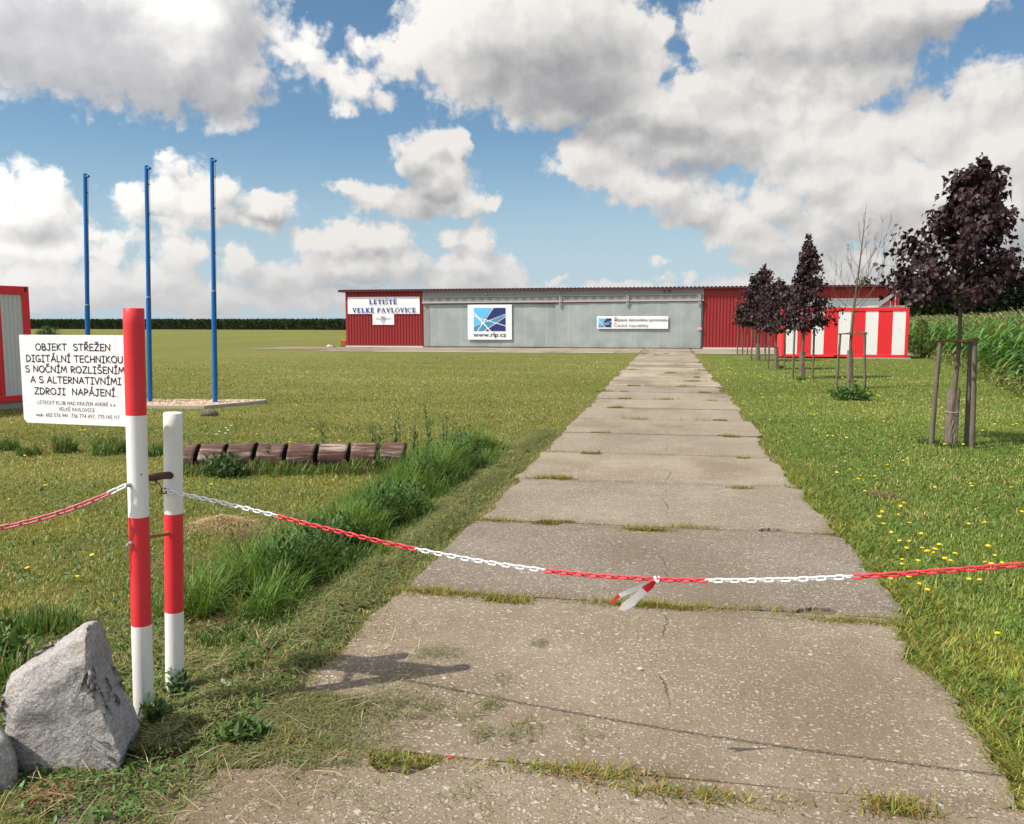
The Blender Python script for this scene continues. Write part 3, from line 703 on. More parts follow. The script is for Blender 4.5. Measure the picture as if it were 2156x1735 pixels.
# ---- lettering: strokes for the comic hand and for the serif face, the built-in font for the rest
def arc(cx, cy, rx, ry, a0, a1, n=9): return [(cx + rx * math.cos(R(a0 + (a1 - a0) * k / n)), cy + ry * math.sin(R(a0 + (a1 - a0) * k / n))) for k in range(n + 1)]
GL = {
 'A': (.62, [[(0,0),(.33,1),(.62,0)],[(.13,.36),(.52,.38)]]), 'B': (.52, [[(.04,0),(.04,1)], [(.04,1)]+arc(.2,.77,.24,.22,80,-80)+[(.04,.53)], [(.04,.53)]+arc(.22,.27,.28,.26,80,-80)+[(.04,.02)]]),
 'C': (.55, [arc(.33,.5,.32,.5,60,310)]), 'D': (.6, [[(.04,0),(.04,1)],[(.04,1)]+arc(.15,.5,.43,.49,80,-80)+[(.04,0)]]),
 'E': (.5, [[(.5,1),(.05,1),(.05,0),(.52,.02)],[(.05,.52),(.45,.54)]]), 'G': (.62, [arc(.34,.5,.33,.5,55,270)+[(.6,.12),(.6,.42),(.36,.42)]]),
 'H': (.58, [[(.04,0),(.04,1)],[(.55,0),(.55,1)],[(.04,.5),(.55,.52)]]), 'I': (.4, [[(.2,0),(.2,1)],[(.03,1),(.38,1)],[(.02,0),(.38,0)]]),
 'J': (.52, [[(.15,1),(.52,1)],[(.36,1),(.36,.2)]+arc(.18,.2,.18,.2,0,-160)]), 'K': (.54, [[(.05,0),(.05,1)],[(.5,1),(.06,.45),(.54,0)]]),
 'L': (.46, [[(.05,1),(.04,0),(.46,.02)]]), 'M': (.74, [[(0,0),(.12,1),(.36,.25),(.6,1),(.74,0)]]), 'N': (.62, [[(.03,0),(.05,1),(.56,.05),(.6,1)]]),
 'O': (.68, [arc(.34,.5,.33,.5,90,450,16)]), 'P': (.48, [[(.05,0),(.05,1)],[(.05,1)]+arc(.18,.72,.29,.27,80,-90)+[(.05,.44)]]),
 'R': (.52, [[(.05,0),(.05,1)],[(.05,1)]+arc(.18,.74,.29,.25,80,-90)+[(.06,.48),(.53,0)]]), 'S': (.54, [arc(.28,.76,.23,.23,30,250)+arc(.27,.26,.25,.26,80,-150)]),
 'T': (.58, [[(.29,0),(.29,1)],[(0,.99),(.58,1)]]), 'U': (.58, [[(.03,1),(.03,.3)]+arc(.29,.3,.26,.3,180,360)+[(.55,1)]]), 'V': (.56, [[(0,1),(.27,0),(.56,1)]]),
 'Y': (.54, [[(0,1),(.28,.48)],[(.56,1),(.14,0)]]), 'Z': (.58, [[(.03,1),(.56,1),(.02,0),(.58,.02)]]),
 '.': (.14, [[(.06,0),(.08,.02)]]), ',': (.16, [[(.1,.05),(.04,-.16)]]), ':': (.16, [[(.08,.1),(.08,.14)],[(.08,.5),(.08,.54)]]),
 'o': (.46, [arc(.23,.28,.22,.28,90,450,12)]), 's': (.38, [arc(.2,.42,.16,.14,30,240)+arc(.18,.14,.18,.15,70,-150)]), 'm': (.66, [[(.03,0),(.04,.58)],[(.04,.36)]+arc(.19,.38,.15,.19,160,0)+[(.34,0)],[(.34,.36)]+arc(.49,.38,.14,.19,160,0)+[(.63,0)]]),
 'b': (.46, [[(.04,1),(.04,0)],arc(.23,.28,.2,.28,150,-200,12)]),
 '0': (.5, [arc(.25,.5,.24,.5,90,450,14)]), '1': (.3, [[(.03,.78),(.16,1),(.16,0)]]), '2': (.5, [arc(.25,.74,.23,.26,160,-30)+[(.02,0),(.5,.02)]]), '3': (.5, [arc(.22,.75,.24,.24,150,-80)+arc(.22,.27,.27,.26,80,-150)]), '4': (.54, [[(.4,0),(.38,1),(.01,.32),(.54,.34)]]),
 '5': (.5, [[(.46,1),(.1,1),(.06,.58)]+arc(.24,.32,.25,.32,110,-150)]), '6': (.5, [[(.4,1),(.1,.5)]+arc(.25,.3,.23,.3,160,-200,12)]), '7': (.5, [[(0,1),(.5,1),(.16,0)]]), '9': (.5, [arc(.24,.7,.22,.3,0,360,12)+[(.42,.4),(.3,0)]]),
}
ACC = {'Ř':'R^','Ž':'Z^','Á':"A'",'Í':"I'",'Č':'C^','Š':'S^','É':"E'",'Ý':"Y'",'Ě':'E^'}
def stroke_text(mb, text, cx, zbase, size, width, yfun, lw, sp=.16, wscale=1.0, mi=0, ordered=False):
    """Letters as flat strokes in the XZ plane at y, centred on cx and squeezed to the given width."""
    items = []; x = 0
    for ch in text:
        if ch == ' ': x += .38; continue
        acc = None
        if ch in ACC: ch, acc = ACC[ch][0], ACC[ch][1]
        w, st = GL[ch]; st = [list(s) for s in st]
        if acc == '^': st.append([(w/2 - .16, 1.34), (w/2, 1.17), (w/2 + .17, 1.36)])
        if acc == "'": st.append([(w/2 - .02, 1.14), (w/2 + .14, 1.38)])
        items.append((x, st)); x += w + sp
    tot = x - sp; k = width / (tot * size)
    for i, (ox, st) in enumerate(items):
        for j, s in enumerate(st):
            P_ = [((ox + px_ - tot / 2) * size * k + cx, zbase + pz_ * size) for px_, pz_ in s]
            y = yfun(0, 0) - .00012 * (i % 3) - .0004 * j if not ordered else yfun(0, 0)
            for a, b in zip(P_, P_[1:]):
                dx, dz = b[0] - a[0], b[1] - a[1]; l = math.hypot(dx, dz) or 1e-6; nx, nz = -dz / l * lw / 2, dx / l * lw / 2
                ex, ez = dx / l * lw * .3, dz / l * lw * .3
                mb.add([(a[0]+nx-ex, y, a[1]+nz-ez), (a[0]-nx-ex, y, a[1]-nz-ez), (b[0]-nx+ex, y, b[1]-nz+ez), (b[0]+nx+ex, y, b[1]+nz+ez)], [(0,1,2,3)], mi)
                y -= .00003
SG = {  # serif capitals: rectangles (x0, z0, x1, z1) and slanted bars (ax, az, bx, bz, w)
 'L': (.66, [(.09,0,.29,1),(0,0,.36,.10),(0,.87,.36,1),(.26,0,.62,.15),(.56,0,.64,.3)], []),
 'E': (.68, [(.09,0,.29,1),(0,0,.62,.15),(0,.86,.60,1),(.26,.45,.48,.56),(.46,.38,.52,.63),(.58,0,.66,.28),(.56,.74,.63,1)], []),
 'T': (.68, [(.24,0,.44,1),(.16,0,.52,.10),(.0,.86,.68,1),(0,.72,.07,1),(.61,.72,.68,1)], []),
 'I': (.38, [(.09,0,.29,1),(0,0,.38,.10),(0,.87,.38,1)], []),
 'V': (.76, [(-.02,.87,.3,1),(.5,.87,.8,1)], [(.12,1,.40,.02,.20),(.66,1,.42,.02,.14)]),
 'K': (.78, [(.09,0,.29,1),(0,0,.36,.10),(0,.87,.36,1),(.46,.87,.76,1),(.5,0,.82,.06)], [(.62,1,.24,.42,.15),(.34,.55,.66,0,.20)]),
 'P': (.66, [(.09,0,.29,1),(0,0,.38,.06)], []), 'A': (.78, [(-.04,0,.26,.10),(.5,0,.82,.10),(.22,.32,.54,.39)], [(.10,0,.38,1,.14),(.38,1,.66,0,.20)]),
 'O': (.78, [], []), 'C': (.70, [(.60,.68,.66,1.0)], []), 'S': (.54, [(.0,0,.06,.3),(.44,.7,.5,1)], []),
}
def serif_text(mb, text, cx, zbase, size, width, y):
    items = []; x = 0
    for ch in text:
        if ch == ' ': x += .42; continue
        acc = None
        if ch in ACC: ch, acc = ACC[ch][0], ACC[ch][1]
        items.append((x, ch, acc)); x += SG[ch][0] + .12
    tot = x - .12; kx = width / tot
    cnt = [0]
    def bar(ax, az, bx, bz, w):
        dx, dz = (bx - ax) * kx, (bz - az) * size; l = math.hypot(dx, dz) or 1e-6; nx, nz = -dz / l * w * size / 2, dx / l * w * size / 2
        cnt[0] += 1; yy = y - .0006 * (cnt[0] % 5)
        p0, p1 = ((ax - tot / 2) * kx + cx, zbase + az * size), ((bx - tot / 2) * kx + cx, zbase + bz * size)
        mb.add([(p0[0]+nx, yy, p0[1]+nz), (p0[0]-nx, yy, p0[1]-nz), (p1[0]-nx, yy, p1[1]-nz), (p1[0]+nx, yy, p1[1]+nz)], [(0,1,2,3)])
    for x, ch, acc in items:
        w, rc, ob = SG[ch]
        for a, b, c, d in rc: bar(x + (a + c) / 2, b, x + (a + c) / 2, d, (c - a) * kx / size) if (d - b) > (c - a) else bar(x + a, (b + d) / 2, x + c, (b + d) / 2, d - b)
        for a, b, c, d, ww in ob: bar(x + a, b, x + c, d, ww)
        curves = {'P': [arc(.30,.73,.30,.24,90,-90)], 'O': [arc(.39,.5,.33,.46,90,450,18)], 'C': [arc(.38,.5,.32,.46,40,320,14)], 'S': [arc(.26,.74,.20,.22,20,250) + arc(.26,.26,.22,.23,80,-150)]}.get(ch, [])
        for cv in curves:
            for p, q in zip(cv, cv[1:]):
                mx = abs((p[1] + q[1]) / 2 - .5) if ch != 'P' else abs((p[1] + q[1]) / 2 - .73) * 1.6
                bar(x + p[0], p[1], x + q[0], q[1], .19 - .14 * min(mx, .45) if ch != 'S' else .15)
        if acc == '^': bar(x + w/2 - .16, 1.30, x + w/2, 1.10, .08); bar(x + w/2, 1.10, x + w/2 + .16, 1.30, .08)
        if acc == "'": bar(x + w/2 - .04, 1.10, x + w/2 + .12, 1.30, .09)
def font_mesh(text, size, bold=0.0, squeeze=1.0):
    cu = bpy.data.curves.new('text', 'FONT'); cu.body = text; cu.size = 1; cu.offset = bold; cu.resolution_u = 3
    o = bpy.data.objects.new('text', cu); COL.objects.link(o)
    me = o.evaluated_get(bpy.context.evaluated_depsgraph_get()).to_mesh()
    vs = [tuple(v.co) for v in me.vertices]; fs = [tuple(p.vertices) for p in me.polygons]
    bpy.data.objects.remove(o); bpy.data.curves.remove(cu)
    return vs, fs
def font_text(mb, text, x0, zbase, width, height, y, bold=0.0, mi=0):
    """built-in font set so that the line spans width and its capitals stand height tall"""
    vs, fs = font_mesh(text, 1, bold)
    xa, xb = min(v[0] for v in vs), max(v[0] for v in vs)
    kx = width / (xb - xa); kz = height / .73
    mb.add([(x0 + (v[0] - xa) * kx, y, zbase + v[1] * kz) for v in vs], fs, mi)

# ---- banners that hang on the hangar front
def sheet(x0, x1, z0, z1, y, wave=.015, seed=0.0, nx=40, nz=12):
    m = MB(); vs = []
    for j in range(nz + 1):
        for i in range(nx + 1):
            x = x0 + (x1 - x0) * i / nx; z = z0 + (z1 - z0) * j / nz
            vs.append((x, y + wave * (float(fbm(x * 1.6 + z * .8 + seed, z * .7 + seed, 3)) - .3), z))
    m.add(vs, [(j*(nx+1)+i, j*(nx+1)+i+1, (j+1)*(nx+1)+i+1, (j+1)*(nx+1)+i) for j in range(nz) for i in range(nx)], 0, True)
    e = [(x0, y + .012, z0), (x1, y + .012, z0), (x1, y + .012, z1), (x0, y + .012, z1)]
    m.add(e, [(3, 2, 1, 0)]); return m
BY = HY - .075
m = sheet(-22.16, -16.95, 2.31, 3.48, BY, .014, 2); ban = m.build('name_banner', M['banner_white'])
tag(ban, 'wide white banner with blue serif lettering on the left red wall', 'banner')
m = MB(); serif_text(m, 'LETIŠTĚ', -19.58, 2.97, .33, 2.02, BY - .03); m.build('lettering', M['blue_text'], ban); m = MB(); serif_text(m, 'VELKÉ PAVLOVICE', -19.52, 2.40, .33, 4.60, BY - .03); m.build('lettering', M['blue_text'], ban)
m = sheet(-20.36, -18.80, 1.56, 2.30, BY, .01, 5); emb = m.build('emblem_board', M['banner_white'])
tag(emb, 'small white board with a winged grape drawing under the blue lettered banner', 'sign')
m = MB(); ex, ez, ey = -19.58, 1.94, BY - .014
def ring(mb, x, z, rx, rz, y, lw, a0=0, a1=360, n=14):
    pts = arc(x, z, rx, rz, a0, a1, n)
    for a, b in zip(pts, pts[1:]):
        dx, dz = b[0]-a[0], b[1]-a[1]; l = math.hypot(dx, dz); nx, nz = -dz/l*lw/2, dx/l*lw/2
        mb.add([(a[0]+nx,y,a[1]+nz),(a[0]-nx,y,a[1]-nz),(b[0]-nx,y,b[1]-nz),(b[0]+nx,y,b[1]+nz)], [(0,1,2,3)])
def seg(mb, ax, az, bx, bz, y, lw):
    dx, dz = bx-ax, bz-az; l = math.hypot(dx, dz); nx, nz = -dz/l*lw/2, dx/l*lw/2
    mb.add([(ax+nx,y,az+nz),(ax-nx,y,az-nz),(bx-nx,y,bz-nz),(bx+nx,y,bz+nz)], [(0,1,2,3)])
kk = 0
for row, cols in ((0, (-.13, 0, .13)), (1, (-.07, .07)), (2, (0,))):
    for c in cols: ring(m, ex + c, ez - .05 - row * .115, .062, .062, ey - .001 * (kk % 4), .014); kk += 1
for s in (-1, 1):
    ring(m, ex + s * .33, ez + .03, .22, .055, ey - .004, .012, 0 if s < 0 else 0, 360); seg(m, ex + s * .12, ez + .02, ex + s * .55, ez + .06, ey - .006, .012); seg(m, ex + s * .14, ez - .01, ex + s * .45, ez - .02, ey - .007, .012)
ring(m, ex - .06, ez + .14, .09, .08, ey - .003, .022); ring(m, ex + .09, ez + .12, .07, .09, ey - .005, .022); seg(m, ex - .2, ez + .24, ex - .1, ez + .14, ey - .008, .02); ring(m, ex, ez + .06, .1, .05, ey - .0065, .02)
m.build('drawing', M['grey_text'], emb)
def clip(poly, a, b, c):                                 # keep a*x + b*z >= c
    out = []
    for p, q in zip(poly, poly[1:] + poly[:1]):
        fp, fq = a*p[0] + b*p[1] - c, a*q[0] + b*q[1] - c
        if fp >= 0: out.append(p)
        if (fp >= 0) != (fq >= 0):
            t = fp / (fp - fq); out.append((p[0] + (q[0]-p[0])*t, p[1] + (q[1]-p[1])*t))
    return out
def logo(x0, z0, w, h, y, parent):
    lines = [((.62,1.02),(.10,-.02)), ((-.02,.83),(.54,-.02)), ((-.02,.66),(1.02,.22)), ((-.02,.20),(1.02,.74)), ((.30,-.02),(1.02,.64))]
    polys = [[(0,0),(1,0),(1,1),(0,1)]]
    for (p, q) in lines:
        a, b = -(q[1]-p[1]), q[0]-p[0]; L_ = math.hypot(a, b); a, b = a/L_, b/L_; c = a*p[0] + b*p[1]; g = .021; nxt = []
        for po in polys:
            for s in (1, -1):
                k = clip(po, a*s, b*s, c*s + g)
                if len(k) > 2: nxt.append(k)
        polys = nxt
    m = MB()
    for po in polys:
        cx_, cz_ = sum(p[0] for p in po)/len(po), sum(p[1] for p in po)/len(po)
        right_of = (cx_ - .10) * 1.04 - (cz_ + .02) * .52 > 0      # right of the steep line
        below = cz_ < .20 + .52 * cx_
        if not right_of and cz_ > .25: mi = 0
        elif not right_of: mi = 2
        elif cx_ > .3 and cz_ > .20 + .5 * (cx_ + .02) + .0: mi = 1
        elif cz_ < -.02 + (cx_ - .30) * .917: mi = 1
        else: mi = 2
        if cx_ < .45 and cz_ < .12 and right_of: mi = 2 if cx_ < .34 else 1
        m.add([(x0 + p[0]*w, y, z0 + p[1]*h) for p in po], [tuple(range(len(po)))], mi)
    return m.build('emblem', [M['logo_sky'], M['logo_navy'], M['logo_mid']], parent)
DY = HY - .13
m = sheet(-13.55, -10.50, .56, 2.92, DY, .014, 11, 24, 20); sq = m.build('square_banner', M['banner_white'])
tag(sq, 'square white banner with blue emblem above a web address, on the left tarpaulin door', 'banner')
logo(-13.13, 1.14, 2.20, 1.56, DY - .018, sq)
m = MB(); font_text(m, 'www.rlp.cz', -13.18, .76, 2.30, .31, DY - .024, .012); m.build('lettering', M['black'], sq)
RY = HY - .215
m = sheet(-4.76, -.12, 1.31, 2.13, RY, .014, 21, 36, 10); rz_ = m.build('long_banner', M['banner_white'])
tag(rz_, 'long white banner with small emblem and black two line lettering on the right tarpaulin door', 'banner')
logo(-4.66, 1.41, .86, .58, RY - .018, rz_)
m = MB(); font_text(m, 'Řízení letového provozu', -3.60, 1.79, 3.42, .22, RY - .024, .005); m.build('lettering', M['black'], rz_); m = MB(); font_text(m, 'České republiky', -3.62, 1.43, 2.24, .22, RY - .025, -.004); m.build('lettering', M['black'], rz_)
m = sheet(1.74, 2.02, 1.24, 1.42, HY - .2, .008, 1, 6, 4)
tag(m.build('door_notice', M['pink_print']), 'tiny pink notice at the right edge of the tarpaulin door', 'notice')

# orange crate and pale stone at the left end of the hangar
p = G(722, 727); p = np.array([HX0 - .22, HY + .3, 0])
t = tag(empty('plastic_crate', p), 'orange crate at the left end of the hangar wall', 'crate')
m = MB(); m.box(-.22, .18, -.25, .25, .12, .40); m.box(-.25, .21, -.28, .28, .40, .45)
for k in range(4): m.box(-.19 + k * .10, -.165 + k * .10, -.275, -.25, .14, .40)
m.build('body', M['orange'], t, bevel=.01)
m = MB(); m.box(-.24, .20, -.27, .27, 0, .12); m.build('pallet', M['stake'], t)

# ================================================================== CONTAINERS
def container(name, loc, rz, label, length=5.75, width=2.35, height=2.37, base=.06, panel_mat='cont_white', nwhite=5, wf=.52):
    t = tag(empty(name, loc, rz), label, 'container', 'red and white striped containers')
    L_, W_, H_ = length, width, height; f = .15
    m = MB()
    for y in (0, W_ - f):
        for x in (0, L_ - f): m.box(x, x + f, y, y + f, base, base + H_)
        m.box(f, L_ - f, y, y + f, base, base + .13); m.box(f, L_ - f, y, y + f, base + H_ - .17, base + H_)
    for x in (0, L_ - f):
        m.box(x, x + f, f, W_ - f, base, base + .13); m.box(x, x + f, f, W_ - f, base + H_ - .17, base + H_)
    m.build('frame', M['cont_red'], t, bevel=.012)
    m = MB(); m.box(f, L_ - f, f, W_ - f, base + H_ - .1, base + H_ - .03); m.build('roof', M['cont_white'], t)
    # striped corrugated sides
    usable = L_ - 2 * f; k = nwhite * 2 - 1; ww, rw = usable * wf / nwhite, usable * (1 - wf) / (nwhite - 1)
    x = f
    for i in range(k):
        w = ww if i % 2 == 0 else rw
        for y, sgn in ((.03, 1), (W_ - .03, -1)):
            m = MB(); nn = max(3, int(w / .085)); pr = []
            for q in range(nn):
                a = x + w * q / nn; s = w / nn
                pr += [(a, 0), (a + s * .72, 0), (a + s * .79, .011), (a + s * .93, .011)]
            pr.append((x + w, 0))
            vs = [(a, y + b * sgn, base + .13) for a, b in pr] + [(a, y + b * sgn, base + H_ - .17) for a, b in pr]; c = len(pr)
            m.add(vs, [(j, j + 1, c + j + 1, c + j) if sgn > 0 else (j + 1, j, c + j, c + j + 1) for j in range(c - 1)])
            o = m.build('white_panel' if i % 2 == 0 else 'red_panel', M[panel_mat] if i % 2 == 0 else M['cont_red'], t)
        x += w
    for xx in (.03, L_ - .03):
        m = MB(); m.add([(xx, f, base + .13), (xx, W_ - f, base + .13), (xx, W_ - f, base + H_ - .17), (xx, f, base + H_ - .17)], [(0,1,2,3)]); m.build('end_panel', M['cont_red'], t)
    for xx in (.075, L_ - .075):
        for zz in (base + .07, base + H_ - .07):
            m = MB(); m.add([(xx + .028 * math.cos(a), -.003, zz + .045 * math.sin(a)) for a in np.linspace(0, 2*math.pi, 12, endpoint=False)], [tuple(range(12))]); m.build('corner_hole', M['dark'], t)
    m = MB(); m.box(L_ * .42, L_ * .42 + .26, -.012, 0, base + .04, base + .10); m.build('fork_pocket', M['dark'], t)
    return t
cR = container('storage_container', (5.35, 43.3, 0), R(0), 'red and white striped container standing in front of the right hangar wall behind the trees')
# footing strip under its right end
m = MB(); m.box(3.2, 5.9, -.02, 2.3, 0, .055); m.build('footing', M['kerb'], cR)
# solar panel and sheet on its roof
t = tag(empty('solar_panel', (9.75, 43.8, 2.43)), 'tilted solar panel on props on top of the striped container', 'solar panel')
m = MB(); m.bar((0, 0, .06), (.92, 0, .80), .9, .035, 0, (0, 0, 1)); m.build('frame', M['rail'], t)
m = MB(); m.bar((.01, 0, .088), (.90, 0, .803), .84, .02); m.build('cells', M['solar'], t)
m = MB()
for yy in (-.4, .4):
    for xx_, hz_ in ((.72, .62), (.5, .42)): m = MB(); m.bar((xx_, yy, 0), (xx_, yy, hz_), .03, .03); m.build('prop', M['rail'], t)
t = tag(empty('roof_tray', (7.0, 43.7, 2.43)), 'flat grey tray lying along the top of the striped container', 'tray')
m = MB(); m.box(.3, 4.0, 0, 1.4, 0, .05); m.build('sheet', M['steel'], t)
m = MB(); m.box(-.1, 1.5, .1, .16, .05, .09); m.box(2.3, 4.05, -.05, .02, .0, .10); m.build('edge_rail', M['rail'], t)

P = G(75, 857)
ang = R(90 - 16)
L_ = 5.75
cL = container('storage_container', (P[0] - L_ * math.cos(ang), P[1] - L_ * math.sin(ang), 0), ang, 'red and pale grey striped container at the left edge beyond the warning sign', base=.14, height=2.30, panel_mat='cont_grey', wf=.40)
m = MB(); m.box(.0, L_, .05, 2.3, 0, .139); m.build('footing', M['kerb'], cL)

# ================================================================== FLAGPOLES ON THEIR GRAVEL BED
PA, PB_ = np.array([-11.95, 16.02]), np.array([-9.32, 16.39]); pd = (PB_ - PA) / np.linalg.norm(PB_ - PA); pn = np.array([-pd[1], pd[0]])
def bedpt(s, w, z): q = PA + pd * s + pn * w; return (q[0], q[1], z)
s0, s1, w0, w1, kt = -.9, 3.55, -.80, .62, .11
m = MB()
ko = [bedpt(s0, w0, 0), bedpt(s1 - .8, w0, 0), bedpt(s1, w1 - .25, 0), bedpt(s1, w1, 0), bedpt(s0, w1, 0)]
cen = np.mean(np.array(ko), axis=0)
ki = []
for q in ko:
    d = np.array(q) - cen; ki.append(tuple(cen + d * (1 - kt / max(np.linalg.norm(d), .1) * 1.2)))
n = len(ko)
lift = lambda qs, z: [(q[0], q[1], z) for q in qs]
m.add(lift(ko, 0) + lift(ko, .07) + lift(ki, .07) + lift(ki, .0), [(k, (k+1)%n, n+(k+1)%n, n+k) for k in range(n)] + [(n+k, n+(k+1)%n, 2*n+(k+1)%n, 2*n+k) for k in range(n)] + [(2*n+k, 2*n+(k+1)%n, 3*n+(k+1)%n, 3*n+k) for k in range(n)])
tag(m.build('gravel_bed_kerb', M['kerb'], bevel=.012), 'pale concrete kerb round the gravel bed', kind='structure')
ico = [(0,0,1),(.894,0,.447),(.276,.851,.447),(-.724,.526,.447),(-.724,-.526,.447),(.276,-.851,.447),(.724,.526,-.447),(-.276,.851,-.447),(-.894,0,-.447),(-.276,-.851,-.447),(.724,-.526,-.447),(0,0,-1)]
icf = [(0,1,2),(0,2,3),(0,3,4),(0,4,5),(0,5,1),(1,6,2),(2,7,3),(3,8,4),(4,9,5),(5,10,1),(6,7,2),(7,8,3),(8,9,4),(9,10,5),(10,6,1),(11,7,6),(11,8,7),(11,9,8),(11,10,9),(11,6,10)]
def pebbles(name, pos, size, cols):
    N = len(pos); sc = size[:, None] * np.stack([rng.uniform(.8, 1.4, N), rng.uniform(.7, 1.1, N), rng.uniform(.5, .8, N)], -1)
    A = rotz(rng.uniform(0, 6.28, N)) @ rotx(rng.uniform(-.5, .5, N)) * sc[:, None, :]
    v, l, s, c = stamp(ico, icf, A, pos, cols); return np_mesh(name, v, l, s, M['pebble'], c)
N = 9000
ss, wws = rng.uniform(s0 + .1, s1 - .1, N), rng.uniform(w0 + .08, w1 - .08, N)
keep = ~((ss > s1 - .85) & (wws < w0 + .1 + (ss - (s1 - .85)) * 1.35))
ss, wws = ss[keep], wws[keep]; N = len(ss)
q = PA[None] + pd[None] * ss[:, None] + pn[None] * wws[:, None]
pos = np.stack([q[:, 0], q[:, 1], rng.uniform(.02, .055, N)], -1)
cols = np.array([.50, .36, .24])[None] * rng.uniform(.55, 1.35, (N, 1)) * np.array([1, 1, 1])[None] + rng.uniform(-.03, .05, (N, 1))
tag(pebbles('gravel', pos, rng.uniform(.02, .04, N), np.clip(cols, .05, .75)), 'tan gravel inside the kerb', kind='stuff')
def flagpole(base, top, zc, label):
    t = tag(empty('flagpole', base), label, 'flagpole', 'blue flagpoles in a row')
    b = Vector(base); v = Vector(top) - b; h = v.z; at_ = lambda z: v * (z / h)
    m = MB(); m.tube([at_(0), at_(zc)], .050, 16); m.build('lower_tube', M['pole_blue'], t)
    m = MB(); m.tube([at_(zc + .006), at_(h)], .042, 16); m.build('upper_tube', M['pole_blue'], t)
    m = MB(); m.tube([at_(zc - .01), at_(zc + .012)], .053, 16); m.build('collar', M['rail'], t)
    m = MB(); e = at_(h - .06); m.tube([e + Vector((.03, -.01, 0)), e + Vector((.105, -.03, 0))], .028, 10); m.build('pulley', M['pole_blue'], t)
    m = MB()
    for z in (h - .38, h * .8, h * .62, .62, .22):
        e = at_(z); m.tube([e + Vector((.03, -.01, 0)), e + Vector((.072, -.02, .0))], .012, 6)
    m.build('cleat', M['dark'], t)
    m = MB(); m.tube([at_(h - .07) + Vector((.085, -.02, 0)), at_(h * .5) + Vector((.062, -.015, 0)), at_(.25) + Vector((.068, -.018, 0))], .0035, 5); m.build('halyard', M['dark'], t)
for bpx, tpx, zc, lab in (((453, 853), (446, 333), 616, 'blue flagpole standing nearest the hangar on the gravel bed'), ((316, 852), (308, 349), 629, 'blue flagpole in the middle of the row of three'), ((187, 852), (179, 366), 645, 'blue flagpole farthest from the hangar, partly behind the warning sign')):
    b = G(*bpx); b[2] = .03; tt = at(*tpx, b[1]); flagpole(tuple(b), tuple(tt), at(bpx[0], zc, b[1])[2], lab)

# ================================================================== GATE POSTS, SIGN, CHAINS
TB, TT = G(303, 1515), at(281, 650, G(303, 1515)[1])
SB, ST = G(368, 1455), at(364, 870, G(368, 1455)[1])
def guard_post(base, top, cuts, cols, label, r=.0415):
    t = tag(empty('guard_post', base), label, 'post', 'red and white striped tube posts')
    b = Vector(base); v = Vector(top) - b; h = v.z
    zs = [-.15] + list(cuts) + [h]
    names = {'red_post': 'red_band', 'white_post': 'white_band'}
    for a, c, mt in zip(zs, zs[1:], cols):
        m = MB(); k = max(2, int((c - a) / .05)); zz = np.linspace(a, c, k)
        last = abs(c - h) < 1e-6
        pts = [v * (z / h) for z in zz]; rad = [r] * k
        if last: pts += [v * ((h + .003) / h), v * ((h + .003) / h)]; rad += [r - .004, .001]
        m.tube(pts, rad, 32, cap=not last); m.build(names[mt], M[mt], t)
    return t, v
zt = lambda y: at(300, y, TB[1])[2]
t1, v1 = guard_post(tuple(TB), tuple(TT), [zt(1314), zt(1087), zt(874)], ['white_post', 'red_post', 'white_post', 'red_post'], 'tall red and white striped post carrying the warning sign')
zs_ = lambda y: at(366, y, SB[1])[2]
t2, v2 = guard_post(tuple(SB), tuple(ST), [zs_(1286), zs_(1080)], ['white_post', 'red_post', 'white_post'], 'shorter red and white striped post with a white top beside the tall one')
def on_post(B, v, z): return Vector(B) + v * (z / v.z)
# bolts on the front of the tall post
for y in (1017, 1139):
    c = on_post(TB, v1, zt(y)) - Vector(TB); m = MB()
    m.tube([c + Vector((-.010, -.038, 0)), c + Vector((-.012, -.052, 0))], .010, 6); m.tube([c + Vector((-.012, -.052, 0)), c + Vector((-.014, -.066, 0))], .006, 8)
    m.build('bolt', M['steel'], t1)
# rusty stubs joining the posts
za = zt(1008); a = on_post(TB, v1, za); b = on_post(SB, v2, zs_(1001)) ; d = (b - a)
o = Vector(SB)
m = MB(); m.tube([a + d * .12 - o, a + d * .55 - o], .016, 12); m.tube([a + d * .45 + Vector((0, -.012, .004)) - o, b + Vector((.004, -.02, .006)) - o, b + Vector((.010, -.045, .008)) - o], .0165, 14); m.build('rusty_stub', M['rust'], t2)
hook = b + Vector((-.018, -.052, -.062))
m = MB(); c = a + d * .5 + Vector((0, -.014, -.01)) - o
m.tube([c + Vector((.02 * math.cos(k), .008 * k / 6 - .02, .02 * math.sin(k))) for k in np.linspace(0, 9, 24)], .0022, 6)
m.tube([c + Vector((.015, -.02, 0)), Vector(hook) - o + Vector((-.02, 0, .03)), Vector(hook) - o + Vector((-.008, 0, .003))], .0028, 6)
m.tube([Vector(hook) - o + Vector((.013 * math.cos(k), 0, .013 * math.sin(k))) for k in np.linspace(2.2, 7.6, 16)], .0032, 6); m.build('wire_hook', M['rust'], t2)
a2, b2 = on_post(TB, v1, zt(1132)), on_post(SB, v2, zs_(1120))
m = MB(); m.tube([a2 + (b2 - a2) * .05 - o, a2 + (b2 - a2) * .9 + Vector((0, -.03, 0)) - o, b2 + Vector((.0, -.046, .004)) - o], .0085, 10); m.build('rusty_rod', M['rust_light'], t2)

